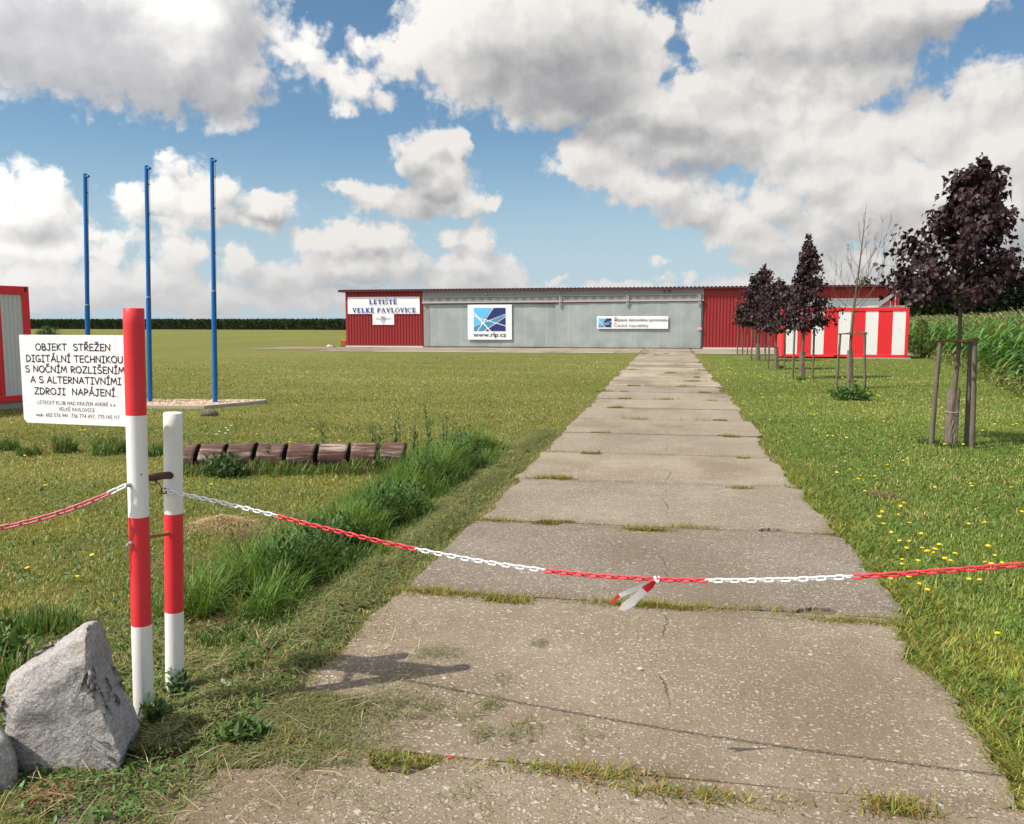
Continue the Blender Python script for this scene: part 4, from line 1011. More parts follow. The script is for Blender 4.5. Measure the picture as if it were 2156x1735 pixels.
# warning sign
SX1 = TB[0] - .034; W_, H_ = .462, .388
W_ = SX1 - at(43, 805, TB[1] + .10)[0]
sc_ = on_post(TB, v1, zt(805))
sgn = tag(empty('warning_sign', (SX1, TB[1] + .047, sc_.z), R(-6)), 'white sheet sign with Czech lettering fixed to the left side of the tall striped post', 'sign')
m = MB(); c = .018
outl = [(-W_ + c, -H_/2), (.06, -H_/2), (.06, H_/2), (-W_, H_/2), (-W_, -H_/2 + c)]
m.add([(x, -.0015, z) for x, z in outl] + [(x, .0015, z) for x, z in outl], [tuple(range(5)), tuple(reversed(range(5, 10)))] + [(k, 5 + k, 5 + (k+1)%5, (k+1)%5) for k in range(5)])
m.build('board', M['sign_white'], sgn)
yf = lambda a, b: -.0022
cx_ = -W_ / 2 + .004
rowz = lambda y: (805 - y) / 193 * H_
for txt, y, x0, x1 in (('OBJEKT  STŘEŽEN', 741, 78, 233), ('DIGITÁLNÍ TECHNIKOU', 766, 56, 257), ('S NOČNÍM ROZLIŠENÍM', 789, 53, 260), ('A S ALTERNATIVNÍMI', 812, 63, 252), ('ZDROJI  NAPÁJENÍ.', 837, 70, 243)):
    x0m, x1m = [(-(265 - x) / 222 * W_) + .0 for x in (x0, x1)]
    m = MB(); stroke_text(m, txt, (x0m + x1m) / 2, rowz(y) - .001, .0278, x1m - x0m, yf, .0050, .15); m.build('large_lettering', M['purple_black'], sgn)
for txt, y, x0, x1 in (('LETECKÝ KLUB NAD KRAJEM ANDRÉ o.s.', 859, 75, 240), ('VELKÉ PAVLOVICE', 872.5, 120, 195), ('mob: 602 576 941, 736 774 697, 775 145 117', 886, 71, 245)):
    x0m, x1m = [(-(265 - x) / 222 * W_) for x in (x0, x1)]
    m = MB(); stroke_text(m, txt, (x0m + x1m) / 2, rowz(y), .0145, x1m - x0m, yf, .0021, .17); m.build('small_lettering', M['grey_text'], sgn)

# plastic chains
def link_mesh(mb, mtx, mi, L_=.0405, W_=.0215, r=.0034):
    hw, hl = W_ / 2 - r, L_ / 2 - W_ / 2; path = []
    for k in range(6): a = -math.pi/2 + math.pi * k / 5; path.append((hl + hw * math.cos(a), hw * math.sin(a)))
    for k in range(6): a = math.pi/2 + math.pi * k / 5; path.append((-hl + hw * math.cos(a), hw * math.sin(a)))
    n = len(path); vs = []
    for i in range(n):
        p, q, s = Vector((*path[i], 0)), Vector((*path[(i+1)%n], 0)), Vector((*path[i-1], 0))
        d = (q - s).normalized(); nn = Vector((-d.y, d.x, 0))
        for k in range(7):
            a = 2 * math.pi * k / 7; vs.append(mtx @ (p + nn * (r * math.cos(a)) + Vector((0, 0, r * math.sin(a)))))
    mb.add(vs, [(i*7+k, ((i+1)%n)*7+k, ((i+1)%n)*7+(k+1)%7, i*7+(k+1)%7) for i in range(n) for k in range(7)], mi, True)
def chain(name, curve, pitch, sections, label, roll=R(50), scale=1.0):
    """curve(s) in metres of arc; sections is a list of (n links, material, part label)"""
    t = tag(empty(name, tuple(curve(0))), label, 'chain'); o = curve(0); s = pitch * .5; i = 0
    for n, mt, nm in sections:
        m = MB()
        for _ in range(n):
            p, q = curve(s - .005), curve(s + .005); d = (q - p).normalized(); c = (p + q) / 2 - o
            up = Vector((0, 0, 1)); side = d.cross(up).normalized(); up = side.cross(d)
            a = roll + (math.pi / 2 if i % 2 else 0) + random.uniform(-.12, .12)
            y = side * math.cos(a) + up * math.sin(a); z = d.cross(y)
            mtx = Matrix.Translation(c) @ Matrix((d, y, z)).transposed().to_4x4() @ Matrix.Scale(scale, 4)
            link_mesh(m, mtx, 0); s += pitch; i += 1
        m.build(nm, M[mt], t)
    return t
# main chain: hangs in a plane across the path
tieY = 3.13
cA = Vector(hook); pdir = Vector((1, -.165, 0)).normalized()
def plane_hit(px, py):
    d = ray(px, py); nrm_ = np.array([.165, 1.0, 0]); o_ = np.array([0, 0, CAM_H]); k = np.dot(np.array(cA) - o_, nrm_) / np.dot(d, nrm_); return o_ + d * k
hits = [plane_hit(*q) for q in ((480, 1050), (590, 1095), (735, 1127), (875, 1159), (1010, 1180), (1145, 1197), (1300, 1214), (1445, 1222), (1600, 1222), (1800, 1216), (1980, 1203), (2150, 1187))]
ss_ = [0.0] + [float(Vector(h[:2] - np.array(cA)[:2]).length) for h in hits]; zz_ = [cA.z] + [float(h[2]) for h in hits]
co = np.polyfit(ss_, zz_, 4, w=[6] + [1] * len(hits))
SEND = 4.75
xs_ = np.linspace(0, SEND, 500); zz2 = np.polyval(co, np.minimum(xs_, ss_[-1]))
slope_end = np.polyval(np.polyder(co), ss_[-1])
zz2 = np.where(xs_ > ss_[-1], np.polyval(co, ss_[-1]) + slope_end * (xs_ - ss_[-1]) + .03 * (xs_ - ss_[-1])**2, zz2)
al = np.concatenate([[0], np.cumsum(np.hypot(np.diff(xs_), np.diff(zz2)))])
def chain_curve(s):
    u = np.interp(s, al, xs_); z = np.interp(s, al, zz2); return Vector((cA.x + pdir.x * u, cA.y + pdir.y * u, z))
def arc_at(px):                                          # arc length where the chain crosses that picture column
    us = [float(np.dot(plane_hit(px, 1200)[:2] - np.array(cA)[:2], np.array(pdir)[:2]))]; return float(np.interp(us[0], xs_, al))
PITCH_L = .0288
bounds = [arc_at(x) for x in (590, 875, 1145, 1480, 1800)]
secs = []; prev = 0
for k, b in enumerate(bounds + [al[-1]]):
    n = int(round(b / PITCH_L)) - prev; prev += n
    secs.append((n, 'chain_white' if k % 2 == 0 else 'chain_red', 'white_links' if k % 2 == 0 else 'red_links'))
chain('barrier_chain', chain_curve, PITCH_L, secs, 'red and white plastic chain hung across the path from the shorter post')
# out of frame post that holds its right end
E_ = chain_curve(al[-1])
guard_post((E_.x + .05, E_.y, 0), (E_.x + .05, E_.y, 1.31), [.45, .92], ['white_post', 'red_post', 'white_post'], 'striped post at the right end of the chain')
# left chain, faded
p0 = on_post(TB, v1, zt(1017)) + Vector((-.016, -.062, 0)); p0 = Vector(p0)
dl = Vector((-1, -.42, 0)).normalized()
def lhit(px, py):
    d = ray(px, py); nrm_ = np.array([-dl.y, dl.x, 0]); o_ = np.array([0, 0, CAM_H]); k = np.dot(np.array(p0) - o_, nrm_) / np.dot(d, nrm_); return o_ + d * k
lh = [lhit(*q) for q in ((205, 1050), (130, 1078), (60, 1098), (0, 1112))]
lu = [0] + [float(np.dot(h - np.array(p0), np.array(dl))) for h in lh]; lz = [p0.z] + [float(h[2]) for h in lh]
lc_ = np.polyfit(lu, lz, 2)
LEND = 1.9
lx = np.linspace(0, LEND, 300); lzz = np.maximum(np.polyval(lc_, np.minimum(lx, lu[-1])), .55); lzz = np.where(lx > lu[-1], np.polyval(lc_, lu[-1]) - .12 * np.sin((lx - lu[-1]) * 1.6), lzz)
lal = np.concatenate([[0], np.cumsum(np.hypot(np.diff(lx), np.diff(lzz)))])
def lcurve(s):
    u = np.interp(s, lal, lx); return Vector((p0.x + dl.x * u, p0.y + dl.y * u, float(np.interp(s, lal, lzz))))
nl = int(lal[-1] / .036)
chain('barrier_chain', lcurve, .036, [(2, 'chain_white', 'white_links'), (nl - 2, 'chain_pink', 'pink_links')], 'sun faded pink plastic chain running left from the tall striped post', R(35), 1.25)
E_ = lcurve(lal[-1])
guard_post((E_.x - .05, E_.y, 0), (E_.x - .05, E_.y, 1.2), [.4, .8], ['white_post', 'red_post', 'white_post'], 'striped post at the left end of the faded chain')

# barrier tape knotted to the chain
tie = Vector(chain_curve(arc_at(1383)))
t = tag(empty('barrier_tape', tuple(tie)), 'short red and white plastic tape knotted round the middle of the chain', 'tape')
dpt = Vector((-math.sin(YAW), math.cos(YAW), 0)); rgt = Vector((math.cos(YAW), math.sin(YAW), 0))
ku = (tie - Vector((0, 0, CAM_H))).dot(dpt) / F
def ribbon(pts, widths, split, mats):
    m = MB(); vs = []; n = len(pts)
    for k, ((dx, dy, tw), w) in enumerate(zip(pts, widths)):
        a, b = pts[max(k-1, 0)], pts[min(k+1, n-1)]; ux, uy = b[0] - a[0], -(b[1] - a[1]); l = math.hypot(ux, uy)
        c = rgt * (dx * ku) + Vector((0, 0, -dy * ku)) + dpt * (tw * .02)
        ax = ((rgt * (-uy / l) + Vector((0, 0, ux / l))) * math.cos(tw) + dpt * math.sin(tw)).normalized(); vs += [c + ax * w / 2, c - ax * w / 2]
    m.add(vs, [(2*k, 2*k+1, 2*k+3, 2*k+2) for k in range(n-1)], 0, True)
    for k in range(n-1): m.m[k] = 0 if k < split else 1
    return m
m = ribbon([(0,0,.2),(-20,10,.3),(-42,20,.2),(-64,31,.4),(-80,38,.6),(-92,50,.9),(-102,57,1.0)], [.010,.017,.020,.022,.024,.026,.010], 4, 0); m.build('white_tail', [M['tape_white'], M['tape_red']], t)
m = ribbon([(-2,2,.1),(-12,14,.2),(-26,25,.3),(-38,38,.5),(-52,52,.5),(-64,62,.6),(-74,72,.8)], [.010,.026,.034,.040,.050,.060,.054], 2, 0); m.build('red_tail', [M['tape_red'], M['tape_white']], t)
m = MB(); m.tube([Vector((.008 * math.cos(a), .008 * math.sin(a) , .009 * math.sin(a * 2 + 1))) for a in np.linspace(0, 6.28, 14)], .0045, 7); m.build('knot', M['chain_white'], t)

# ================================================================== STONES
def rock(name, rings, label, cat, mat, sub=3, amp=.03, freq=4.0, loc=(0, 0, 0), seed=0.0, group=None, smooth=6):
    """loft through rings of points, smoothed and roughened"""
    m = MB(); n = len(rings[0]); vs = [p for r_ in rings for p in r_]
    fs = [(i*n+k, i*n+(k+1)%n, (i+1)*n+(k+1)%n, (i+1)*n+k) for i in range(len(rings)-1) for k in range(n)]
    fs += [tuple(reversed(range(n))), tuple((len(rings)-1)*n + k for k in range(n))]
    m.add(vs, fs, 0, True); o = m.build(name, mat)
    md = o.modifiers.new('s', 'SUBSURF'); md.levels = md.render_levels = sub; md.subdivision_type = 'SIMPLE'
    sm_ = o.modifiers.new('t', 'SMOOTH'); sm_.factor = .5; sm_.iterations = smooth
    me = bpy.data.meshes.new_from_object(o.evaluated_get(bpy.context.evaluated_depsgraph_get())); o.modifiers.clear(); o.data = me
    for v in me.vertices:
        p = v.co * freq + Vector((seed, seed, seed))
        k = mnoise.fractal(p, 1.0, 2.1, 6) * amp + abs(mnoise.noise(p * .45)) * amp * -1.2
        v.co += v.normal * k
    me.polygons.foreach_set('use_smooth', [False if sub < 3 else True] * len(me.polygons)); me.materials.clear(); me.materials.append(mat)
    o.location = loc; tag(o, label, cat, group); return o
bc = G(134, 1612); bd = (bc[1] * math.cos(YAW) - bc[0] * math.sin(YAW)); bu = bd / F
out = [(4,1630),(2,1560),(10,1500),(6,1450),(20,1412),(70,1375),(115,1345),(165,1310),(196,1302),(209,1330),(215,1400),(238,1452),(262,1510),(276,1556),(262,1600),(170,1650)]
def brk(dx, dz, s, push):
    q = []
    for x, y in out:
        u = ((x - 140) * s * 1.05 + dx) * bu; z = (1625 - y) * bu * (s if y < 1600 else 1) * 1.02 + dz * bu - .03
        q.append(tuple(rgt * u + dpt * push + Vector((0, 0, z))))
    return q
rock('boulder', [brk(34, 0, .80, -.075), brk(14, 0, .955, -.03), brk(0, 0, 1.0, .06), brk(-2, 0, .97, .15), brk(0, 0, .72, .24)], 'large pointed grey granite boulder beside the tall striped post', 'boulder', M['granite'], 4, .013, 7.0, tuple(bc), 3.3, smooth=10)
def lump(name, c, rx, ry, rz, label, cat, mat, seed, amp=.03, freq=6, rotz_=0):
    rings = []
    for z, s in ((-.25, .75), (.0, .98), (.35, 1.0), (.7, .8), (.95, .45)):
        rings.append([((rx * s * (1 + .22 * math.sin(3 * a + seed))) * math.cos(a + rotz_), (ry * s * (1 + .18 * math.cos(2 * a + seed))) * math.sin(a + rotz_), rz * z) for a in np.linspace(0, 2 * math.pi, 11, endpoint=False)])
    return rock(name, rings, label, cat, mat, 3, amp, freq, c, seed)
c = G(-58, 1655); lump('boulder', tuple(c), .17, .14, .29, 'brownish boulder cut off by the left edge of the view', 'boulder', M['granite'], 1.2, .010, 5)
c = G(300, 1590); lump('flat_stone', tuple(c), .065, .05, .035, 'small flat brown stone lying before the pointed boulder', 'stone', M['soil'], 5.1, .012, 12)
c = G(440, 876); lump('stone', tuple(c), .16, .12, .13, 'dark stone lying at the front kerb of the gravel bed', 'stone', M['bark'], 2.1, .03, 5)
c = G(1347, 1420); lump('pebble_stone', (c[0], c[1], .026), .018, .012, .012, 'loose pale stone lying on the nearest full slab', 'stone', M['kerb'], 2.9, .003, 30)
c = np.array([HX0 - .9, HY - .6, 0]); lump('stone', tuple(c), .3, .25, .2, 'pale stone lying by the orange crate', 'stone', M['kerb'], 4.4, .03, 4)

# paper scrap and other litter
c = G(476, 1447)
m = MB(); m.add([(-.03, 0, .035), (-.018, -.012, .05), (.012, 0, .032), (.034, .0, .016), (.026, -.016, .012), (-.01, -.02, .024)], [(0,1,5),(1,2,5),(2,3,4),(2,4,5)])
tag(m.build('paper_scrap', M['paper'], loc=tuple(c)), 'crumpled white paper scrap in the cut grass right of the posts', 'litter')
c = G(945, 1611)
m = MB(); m.add([(-.01, -.006, .0), (.012, -.004, .004), (.008, .008, .002), (-.006, .006, .006)], [(0,1,2,3)])
tag(m.build('plastic_scrap', M['chain_red'], loc=(c[0], c[1], .03)), 'tiny red plastic scrap on the joint of the nearest slab', 'litter')

# ================================================================== NOTCHED LOG
LA, LB = np.array(G(392, 990)), np.array(G(852, 987)); lv = LB - LA; LL = float(np.linalg.norm(lv)); lrot = math.atan2(lv[1], lv[0])
RL = .155
lg = tag(empty('notched_log', (LA[0], LA[1], RL * 1.0), lrot), 'long weathered log with deep saw slots lying in the weeds left of the path', 'log')
slots = [(x - 392) / 460 * LL for x in (421, 479, 541, 604, 669, 737, 798)]
m = MB(); NS = 26; SW = .050
def logr(x, a):
    return RL * (1 + .22 * (float(fbm(x * 1.9 + 3, a * .9 + 8, 3)) - .5) - .10 * max(0, .35 - x) / .35 + .05 * (float(fbm(x * 9, a * 3 + 5, 2)) - .5) + .13 * math.exp(-((x - .82) / .10)**2) * max(0, math.cos(a - 1.2)) + .06 * math.exp(-((x - 2.3) / .1)**2) * max(0, math.cos(a - 1.5)))
zcut = -.45 * RL
def ringpts(x, clipz=None):
    q = []
    for k in range(NS):
        a = 2 * math.pi * k / NS; r_ = logr(x, a); y, z = r_ * math.cos(a), r_ * math.sin(a)
        if clipz is not None: z = min(z, clipz)
        q.append((x, y, z))
    return [(x_ + .12 * z_ + .03 * y_, y_, z_) for x_, y_, z_ in q]
xs_l = []
ed = [0.0] + [v for s in slots for v in (s - SW/2, s + SW/2)] + [LL]
for i in range(0, len(ed), 2):
    a, b = ed[i], ed[i+1]; xx = np.linspace(a, b, max(4, int((b - a) / .03)))
    xs_l += [(x, None) for x in xx]
    if i + 2 < len(ed): xs_l += [(b + .001, zcut), (ed[i+2] - .001, zcut)]
rp = [ringpts(x, c) for x, c in xs_l]
vs = [p for r_ in rp for p in r_]; n = len(rp)
fs, mi = [], []
b0 = len(m.v); m.v += vs
for i in range(n - 1):
    cut = xs_l[i][1] is not None or xs_l[i+1][1] is not None
    for k in range(NS):
        m.f.append((i*NS+k, i*NS+(k+1)%NS, (i+1)*NS+(k+1)%NS, (i+1)*NS+k)); top = math.sin(2*math.pi*(k+.5)/NS) > -.4
        m.m.append(1 if cut and top else 0); m.sm.append(not cut)
m.f.append(tuple(reversed(range(NS)))); m.m.append(1); m.sm.append(False)
m.f.append(tuple((n-1)*NS + k for k in range(NS))); m.m.append(1); m.sm.append(False)
m.build('trunk', [M['log'], M['log_end']], lg)

# ================================================================== TREES
MAPLE_V = [(0,0,0),(.10,.10,.01),(.30,.05,.05),(.26,.20,.03),(.50,.34,.09),(.30,.44,.02),(.34,.62,.03),(.16,.58,0),(0,1.0,-.08),(-.16,.58,0),(-.34,.62,.03),(-.30,.44,.02),(-.50,.34,.09),(-.26,.20,.03),(-.30,.05,.05),(-.10,.10,.01)]
MAPLE_F = [(0,1,2,3,4,5,6,7,8),(0,8,9,10,11,12,13,14,15)]
def leaves_on(pos, outd, size, cols, droop=1.1):
    N = len(pos); az = np.arctan2(outd[:, 1], outd[:, 0]) - math.pi/2 + rng.normal(0, .7, N)
    tilt = -rng.normal(droop, .35, N)
    A = rotz(az) @ rotx(tilt) @ rotz(rng.normal(0, .5, N) * .6)
    roll = rng.normal(0, .5, N); c, s = np.cos(roll), np.sin(roll); z = np.zeros(N); o = np.ones(N)
    RY_ = np.stack([np.stack([c, z, s], -1), np.stack([z, o, z], -1), np.stack([-s, z, c], -1)], -2)
    return stamp(MAPLE_V, MAPLE_F, (A @ RY_) * size[:, None, None], pos, cols)
def maple(base, height, crown0, prof, nleaf, leafsize, label, lean=(0, 0), wrap=True, group='purple leaved maples along the path', seed=1, bias=(0, 0), wrap_h=.78):
    """prof: list of (t, radius) up the crown, t from 0 at crown0 to 1 at the top"""
    r = random.Random(seed); t = tag(empty('maple_tree', base), label, 'tree', group)
    tr = MB(); top = Vector((lean[0], lean[1], height))
    def stem(z):
        k = z / height; return Vector((top.x * k**2.6 + .02 * math.sin(z * 3 + seed), top.y * k + .02 * math.cos(z * 2.3 + seed), z))
    zz = np.linspace(-.05, height * .97, 24); r0 = .045 * height / 4.2
    tr.tube([stem(z) for z in zz], [r0 * (1 - .88 * max(z, 0) / height) + (.012 if z < .1 else 0) for z in zz], 10)
    pt, pr = [p[0] for p in prof], [p[1] for p in prof]
    lp, lo = [], []
    ch = height - crown0; nb = int(46 * (ch / 2.6)) + 8
    for i in range(nb):
        tt = (i + r.random()) / nb; z0 = crown0 + ch * max(0, tt * .94 - .10) ; rad = float(np.interp(tt, pt, pr)) * r.uniform(.70, 1.10)
        az = i * 2.4 + r.uniform(-.5, .5); d = Vector((math.cos(az), math.sin(az), 0)); rise = (.30 + .45 * tt) * rad + .12
        a = stem(z0); rad2 = rad * (1 + bias[0] * d.x + bias[1] * d.y)
        pts = [a + d * (rad2 * s) + Vector((0, 0, rise * s**.8 - .10 * rad * s * s)) for s in np.linspace(0, 1, 6)]
        tr.tube(pts, [max(.003, .016 * (1 - .8 * s) * (.5 + rad)) for s in np.linspace(0, 1, 6)], 5, cap=False)
        twigs = [pts]
        for _ in range(4):
            s = r.uniform(.35, .95); k = int(s * 5); b = pts[k]; dd = (d + Vector((r.uniform(-1, 1), r.uniform(-1, 1), r.uniform(-.2, .6)))).normalized()
            L2 = rad * r.uniform(.25, .5) + .06; q = [b + dd * (L2 * u) for u in (0, .5, 1)]; tr.tube(q, [.005, .004, .002], 4, cap=False); twigs.append(q)
        for tw in twigs:
            n_l = nleaf * (1.6 if tw is pts else 1)
            for _ in range(int(n_l)):
                s = r.random()**.55 if tw is pts else r.random(); k = s * (len(tw) - 1); j = min(int(k), len(tw) - 2); p = tw[j].lerp(tw[j+1], k - j)
                sp = .055 + .03 * rad
                lp.append(p + Vector((r.gauss(0, sp), r.gauss(0, sp), r.gauss(0, sp) - .03))); lo.append(d + Vector((r.gauss(0, .4), r.gauss(0, .4), 0)))
    # leader
    for _ in range(int(nleaf * 4)):
        z = height - ch * .16 * r.random(); lp.append(stem(z) + Vector((r.gauss(0, .05), r.gauss(0, .05), r.gauss(0, .03)))); a = r.random() * 6.28; lo.append(Vector((math.cos(a), math.sin(a), 0)))
    tip = stem(height * .97); tr.tube([tip, tip + Vector((.01, 0, .10)), tip + Vector((0, 0, .17))], [.004, .003, .0015], 4)
    tr.build('trunk', M['bark'], t)
    lp = np.array([tuple(p) for p in lp]); lo = np.array([tuple(p) for p in lo]); N = len(lp)
    cols = np.array([.024, .0085, .011])[None] * rng.uniform(.45, 1.7, (N, 1)); hi = rng.random(N) < .10; cols[hi] = np.array([.05, .022, .024]) * rng.uniform(.7, 1.3, (hi.sum(), 1))
    v, l, s, c = leaves_on(lp, lo, leafsize * rng.uniform(.6, 1.25, N), cols)
    np_mesh('crown', v, l, s, M['maple'], c, t)
    if wrap:
        m = MB(); zs2 = np.linspace(0, wrap_h, 12); NSD = 22; vs = []
        for z in zs2:
            for k in range(NSD):
                a = 2 * math.pi * k / NSD; rr = r0 + .035 + .008 * math.sin(k * 5.1) + (r.uniform(-.006, .008)); q = stem(z)
                vs.append((q.x + rr * math.cos(a), q.y + rr * math.sin(a), z + (r.uniform(-.015, .05) if z == zs2[-1] else 0)))
        m.add(vs, [(i*NSD+k, i*NSD+(k+1)%NSD, (i+1)*NSD+(k+1)%NSD, (i+1)*NSD+k) for i in range(11) for k in range(NSD)], 0, False)
        w_ = m.build('reed_wrap', M['wrap'], t)
        m = MB(); q = stem(wrap_h * .62); m.tube([(q.x + (r0 + .047) * math.cos(a), q.y + (r0 + .047) * math.sin(a), q.z) for a in np.linspace(0, 6.283, 20)], .004, 5, cap=False); m.build('tie', M['rail'], w_)
    return t
def stakes(base, spread, h, label, seed=1, angles=(0, 120, 240), tilt=.03, r=.032):
    rr = random.Random(seed); t = tag(empty('stake_frame', base), label, 'tree support', 'wooden stake frames round the young trees'); tops = []
    for a in angles:
        b = Vector((spread * math.cos(R(a)), spread * math.sin(R(a)), -.1)); e = Vector((b.x * (1 - tilt * h / spread) + rr.uniform(-.02, .02), b.y * (1 - tilt * h / spread), h + rr.uniform(-.03, .03)))
        m = MB(); m.tube([b, b.lerp(e, .5) + Vector((rr.uniform(-.008, .008), 0, 0)), e], [r * 1.05, r, r * .95], 10, wob=.04); m.build('stake', M['stake'], t); tops.append(e)
    for i in range(len(tops)):
        a, b = tops[i], tops[(i+1) % len(tops)]; d = (b - a).normalized() * .05; z = Vector((0, 0, -.02 + .028 * (i % 2)))
        m = MB(); m.bar(a - d + z + Vector((0, 0, .02)), b + d + z + Vector((0, 0, .02)), .055, .026); m.build('crossbar', M['slat'], t)
    return t
T1 = G(2003, 940); T2 = G(1789, 818); T3 = G(1688, 797); T4 = G(1633, 778); T5 = G(1595, 760); T6 = G(1562, 748)
maple(tuple(T1), 3.96, 1.98, [(0,.50),(.12,.80),(.26,.86),(.38,.66),(.50,.54),(.62,.38),(.74,.32),(.86,.28),(.95,.22),(1,.10)], 24, .092, 'largest purple leaved maple, nearest beside the path', (.24, .1), seed=4, bias=(-.20, 0))
maple(tuple(T3), 4.40, 1.55, [(0,.62),(.12,.85),(.28,.80),(.42,.42),(.52,.48),(.65,.34),(.8,.20),(1,.08)], 12, .105, 'slim pointed purple maple before the striped container', (.06, 0), seed=9, bias=(.25, 0))
maple(tuple(T4), 3.35, 1.35, [(0,.62),(.2,.80),(.5,.72),(.8,.42),(1,.15)], 10, .11, 'short purple maple between the pointed maple and the rounded one', (0, 0), seed=14)
maple(tuple(T5), 4.30, 1.55, [(0,.8),(.15,1.15),(.35,1.10),(.55,.80),(.75,.45),(.88,.32),(1,.15)], 14, .12, 'rounded purple maple standing left of the short one', (.15, 0), seed=21)
maple(tuple(T6), 2.7, 1.6, [(0,.35),(.3,.5),(.7,.35),(1,.1)], 9, .12, 'smallest purple maple, farthest along the row by the apron', (0, 0), wrap=False, seed=27)
stakes((T1[0], T1[1] + .02, 0), .27, 1.45, 'three grey stakes with brown battens round the largest maple', 2, (185, -35, 30), .02)
stakes((T2[0], T2[1], 0), .36, 1.42, 'three stakes with battens round the bare dead sapling', 3, (190, -12, 80), .04)
stakes((T3[0], T3[1], 0), .30, 1.50, 'three stakes with battens round the pointed maple', 5, (190, -10, 85), .01)
stakes((T4[0], T4[1], 0), .30, 1.50, 'three stakes with battens round the short maple', 6, (195, -5, 90), .01)
stakes((T5[0], T5[1], 0), .32, 1.50, 'three stakes with battens round the rounded maple', 7, (200, -20, 95), .01)
stakes((T6[0], T6[1], 0), .26, 1.50, 'three stakes with battens round the smallest maple', 8, (190, -10, 85), .01)
# dead sapling
def dead_tree(base, height, label):
    r = random.Random(31); t = tag(empty('dead_sapling', base), label, 'tree'); m = MB()
    st = lambda z: Vector((.16 * (z / height)**1.5 - .05 * math.sin(z * 1.1), .02 * math.sin(z * 2), z))
    zz = np.linspace(-.05, height, 30); m.tube([st(z) for z in zz], [max(.004, .048 * (1 - z / height)**.8) for z in np.maximum(zz, 0)], 9)
    def grow(a, d, L_, rad, lev):
        k = 8; pts = [a]; dd = d.copy()
        for i in range(k):
            dd = (dd + Vector((r.uniform(-.10, .10), r.uniform(-.10, .10), .10 if lev < 2 else .05))).normalized(); pts.append(pts[-1] + dd * (L_ / k))
        m.tube(pts, [max(.0020, rad * .72 * (1 - .85 * i / k)) for i in range(k + 1)], 5, cap=False)
        if lev < 3:
            for _ in range({0: 5, 1: 4, 2: 2}[lev]):
                i = r.randint(2, k); e = (dd + Vector((r.uniform(-.8, .8), r.uniform(-.8, .8), r.uniform(.1, .7)))).normalized(); grow(pts[i], e, L_ * r.uniform(.3, .55), rad * .5, lev + 1)
    for i, (z, az, L_, up) in enumerate([(1.95, 10, 1.55, .55), (2.0, 170, 1.2, .5), (2.1, 330, 1.7, .7), (2.15, 60, 1.5, .8), (2.35, 200, 1.0, .7), (2.5, 20, 1.5, 1.0), (2.7, 120, .9, .8), (2.95, 350, 1.2, 1.2), (3.1, 180, .7, .9), (3.4, 30, .7, 1.2), (3.7, 200, .5, 1.2), (4.0, 340, .4, 1.4), (4.2, 100, .3, 1.2)]):
        a = R(az); grow(st(z), Vector((math.cos(a), math.sin(a), up * 1.25)).normalized(), L_ * .85, .017 * (1.2 - z / 5), 0 if L_ > .8 else 1)
    m.build('trunk', M['deadbark'], t)
    w = MB(); vs = []; NSD = 20
    for z in np.linspace(0, 1.0, 10):
        q = st(z)
        for k in range(NSD): a = 2*math.pi*k/NSD; rr = .075 + .008*math.sin(k*5) + r.uniform(-.006,.006); vs.append((q.x + rr*math.cos(a), q.y + rr*math.sin(a), z))
    w.add(vs, [(i*NSD+k, i*NSD+(k+1)%NSD, (i+1)*NSD+(k+1)%NSD, (i+1)*NSD+k) for i in range(9) for k in range(NSD)]); w.build('reed_wrap', M['wrap'], t)
dead_tree(tuple(T2), 4.75, 'bare leafless sapling between the largest maple and the pointed one')

# ================================================================== LEAFY WEEDS
LEAF_V = [(0,0,0),(.17,.28,.03),(.20,.55,.05),(0,1,-.02),(-.20,.55,.05),(-.17,.28,.03),(0,.5,-.01)]
LEAF_F = [(0,1,2,6),(6,2,3),(0,6,4,5),(6,3,4)]
def leaf_cloud(pos, size, cols, up=.6):
    N = len(pos); A = rotz(rng.uniform(0, 6.283, N)) @ rotx(rng.normal(up, .5, N)); return stamp(LEAF_V, LEAF_F, A * size[:, None, None], pos, cols)
BL = 4
def blades(pos, h, w, lean, az, cols, tipcol=None, curve=.6):
    """grass blades: root quad, middle quad, tip triangle"""
    N = len(pos); ca, sa = np.cos(az), np.sin(az); side = np.stack([-sa, ca, np.zeros(N)], -1); fwd = np.stack([ca, sa, np.zeros(N)], -1)
    up = np.array([0, 0, 1.0])[None]
    def at_(t): l = lean * (t * (1 - curve) + curve * t * t); return pos + fwd * (h * l)[:, None] + up * (h * t * np.sqrt(np.maximum(.05, 1 - (lean * .8)**2 * t)))[:, None]
    p0, p1, p2, p3 = at_(0), at_(.4), at_(.75), at_(1.0); w_ = w[:, None]
    v = np.stack([p0 - side*w_*.5, p0 + side*w_*.5, p1 - side*w_*.5, p1 + side*w_*.5, p2 - side*w_*.35, p2 + side*w_*.35, p3], 1).reshape(-1, 3)
    fl = np.array([0,1,3,2, 2,3,5,4, 4,5,6]); loops = (fl[None] + (np.arange(N)*7)[:, None]).ravel(); starts = (np.array([0,4,8])[None] + (np.arange(N)*11)[:, None]).ravel()
    c = np.repeat(cols, 7, axis=0)
    return v, loops, starts, c
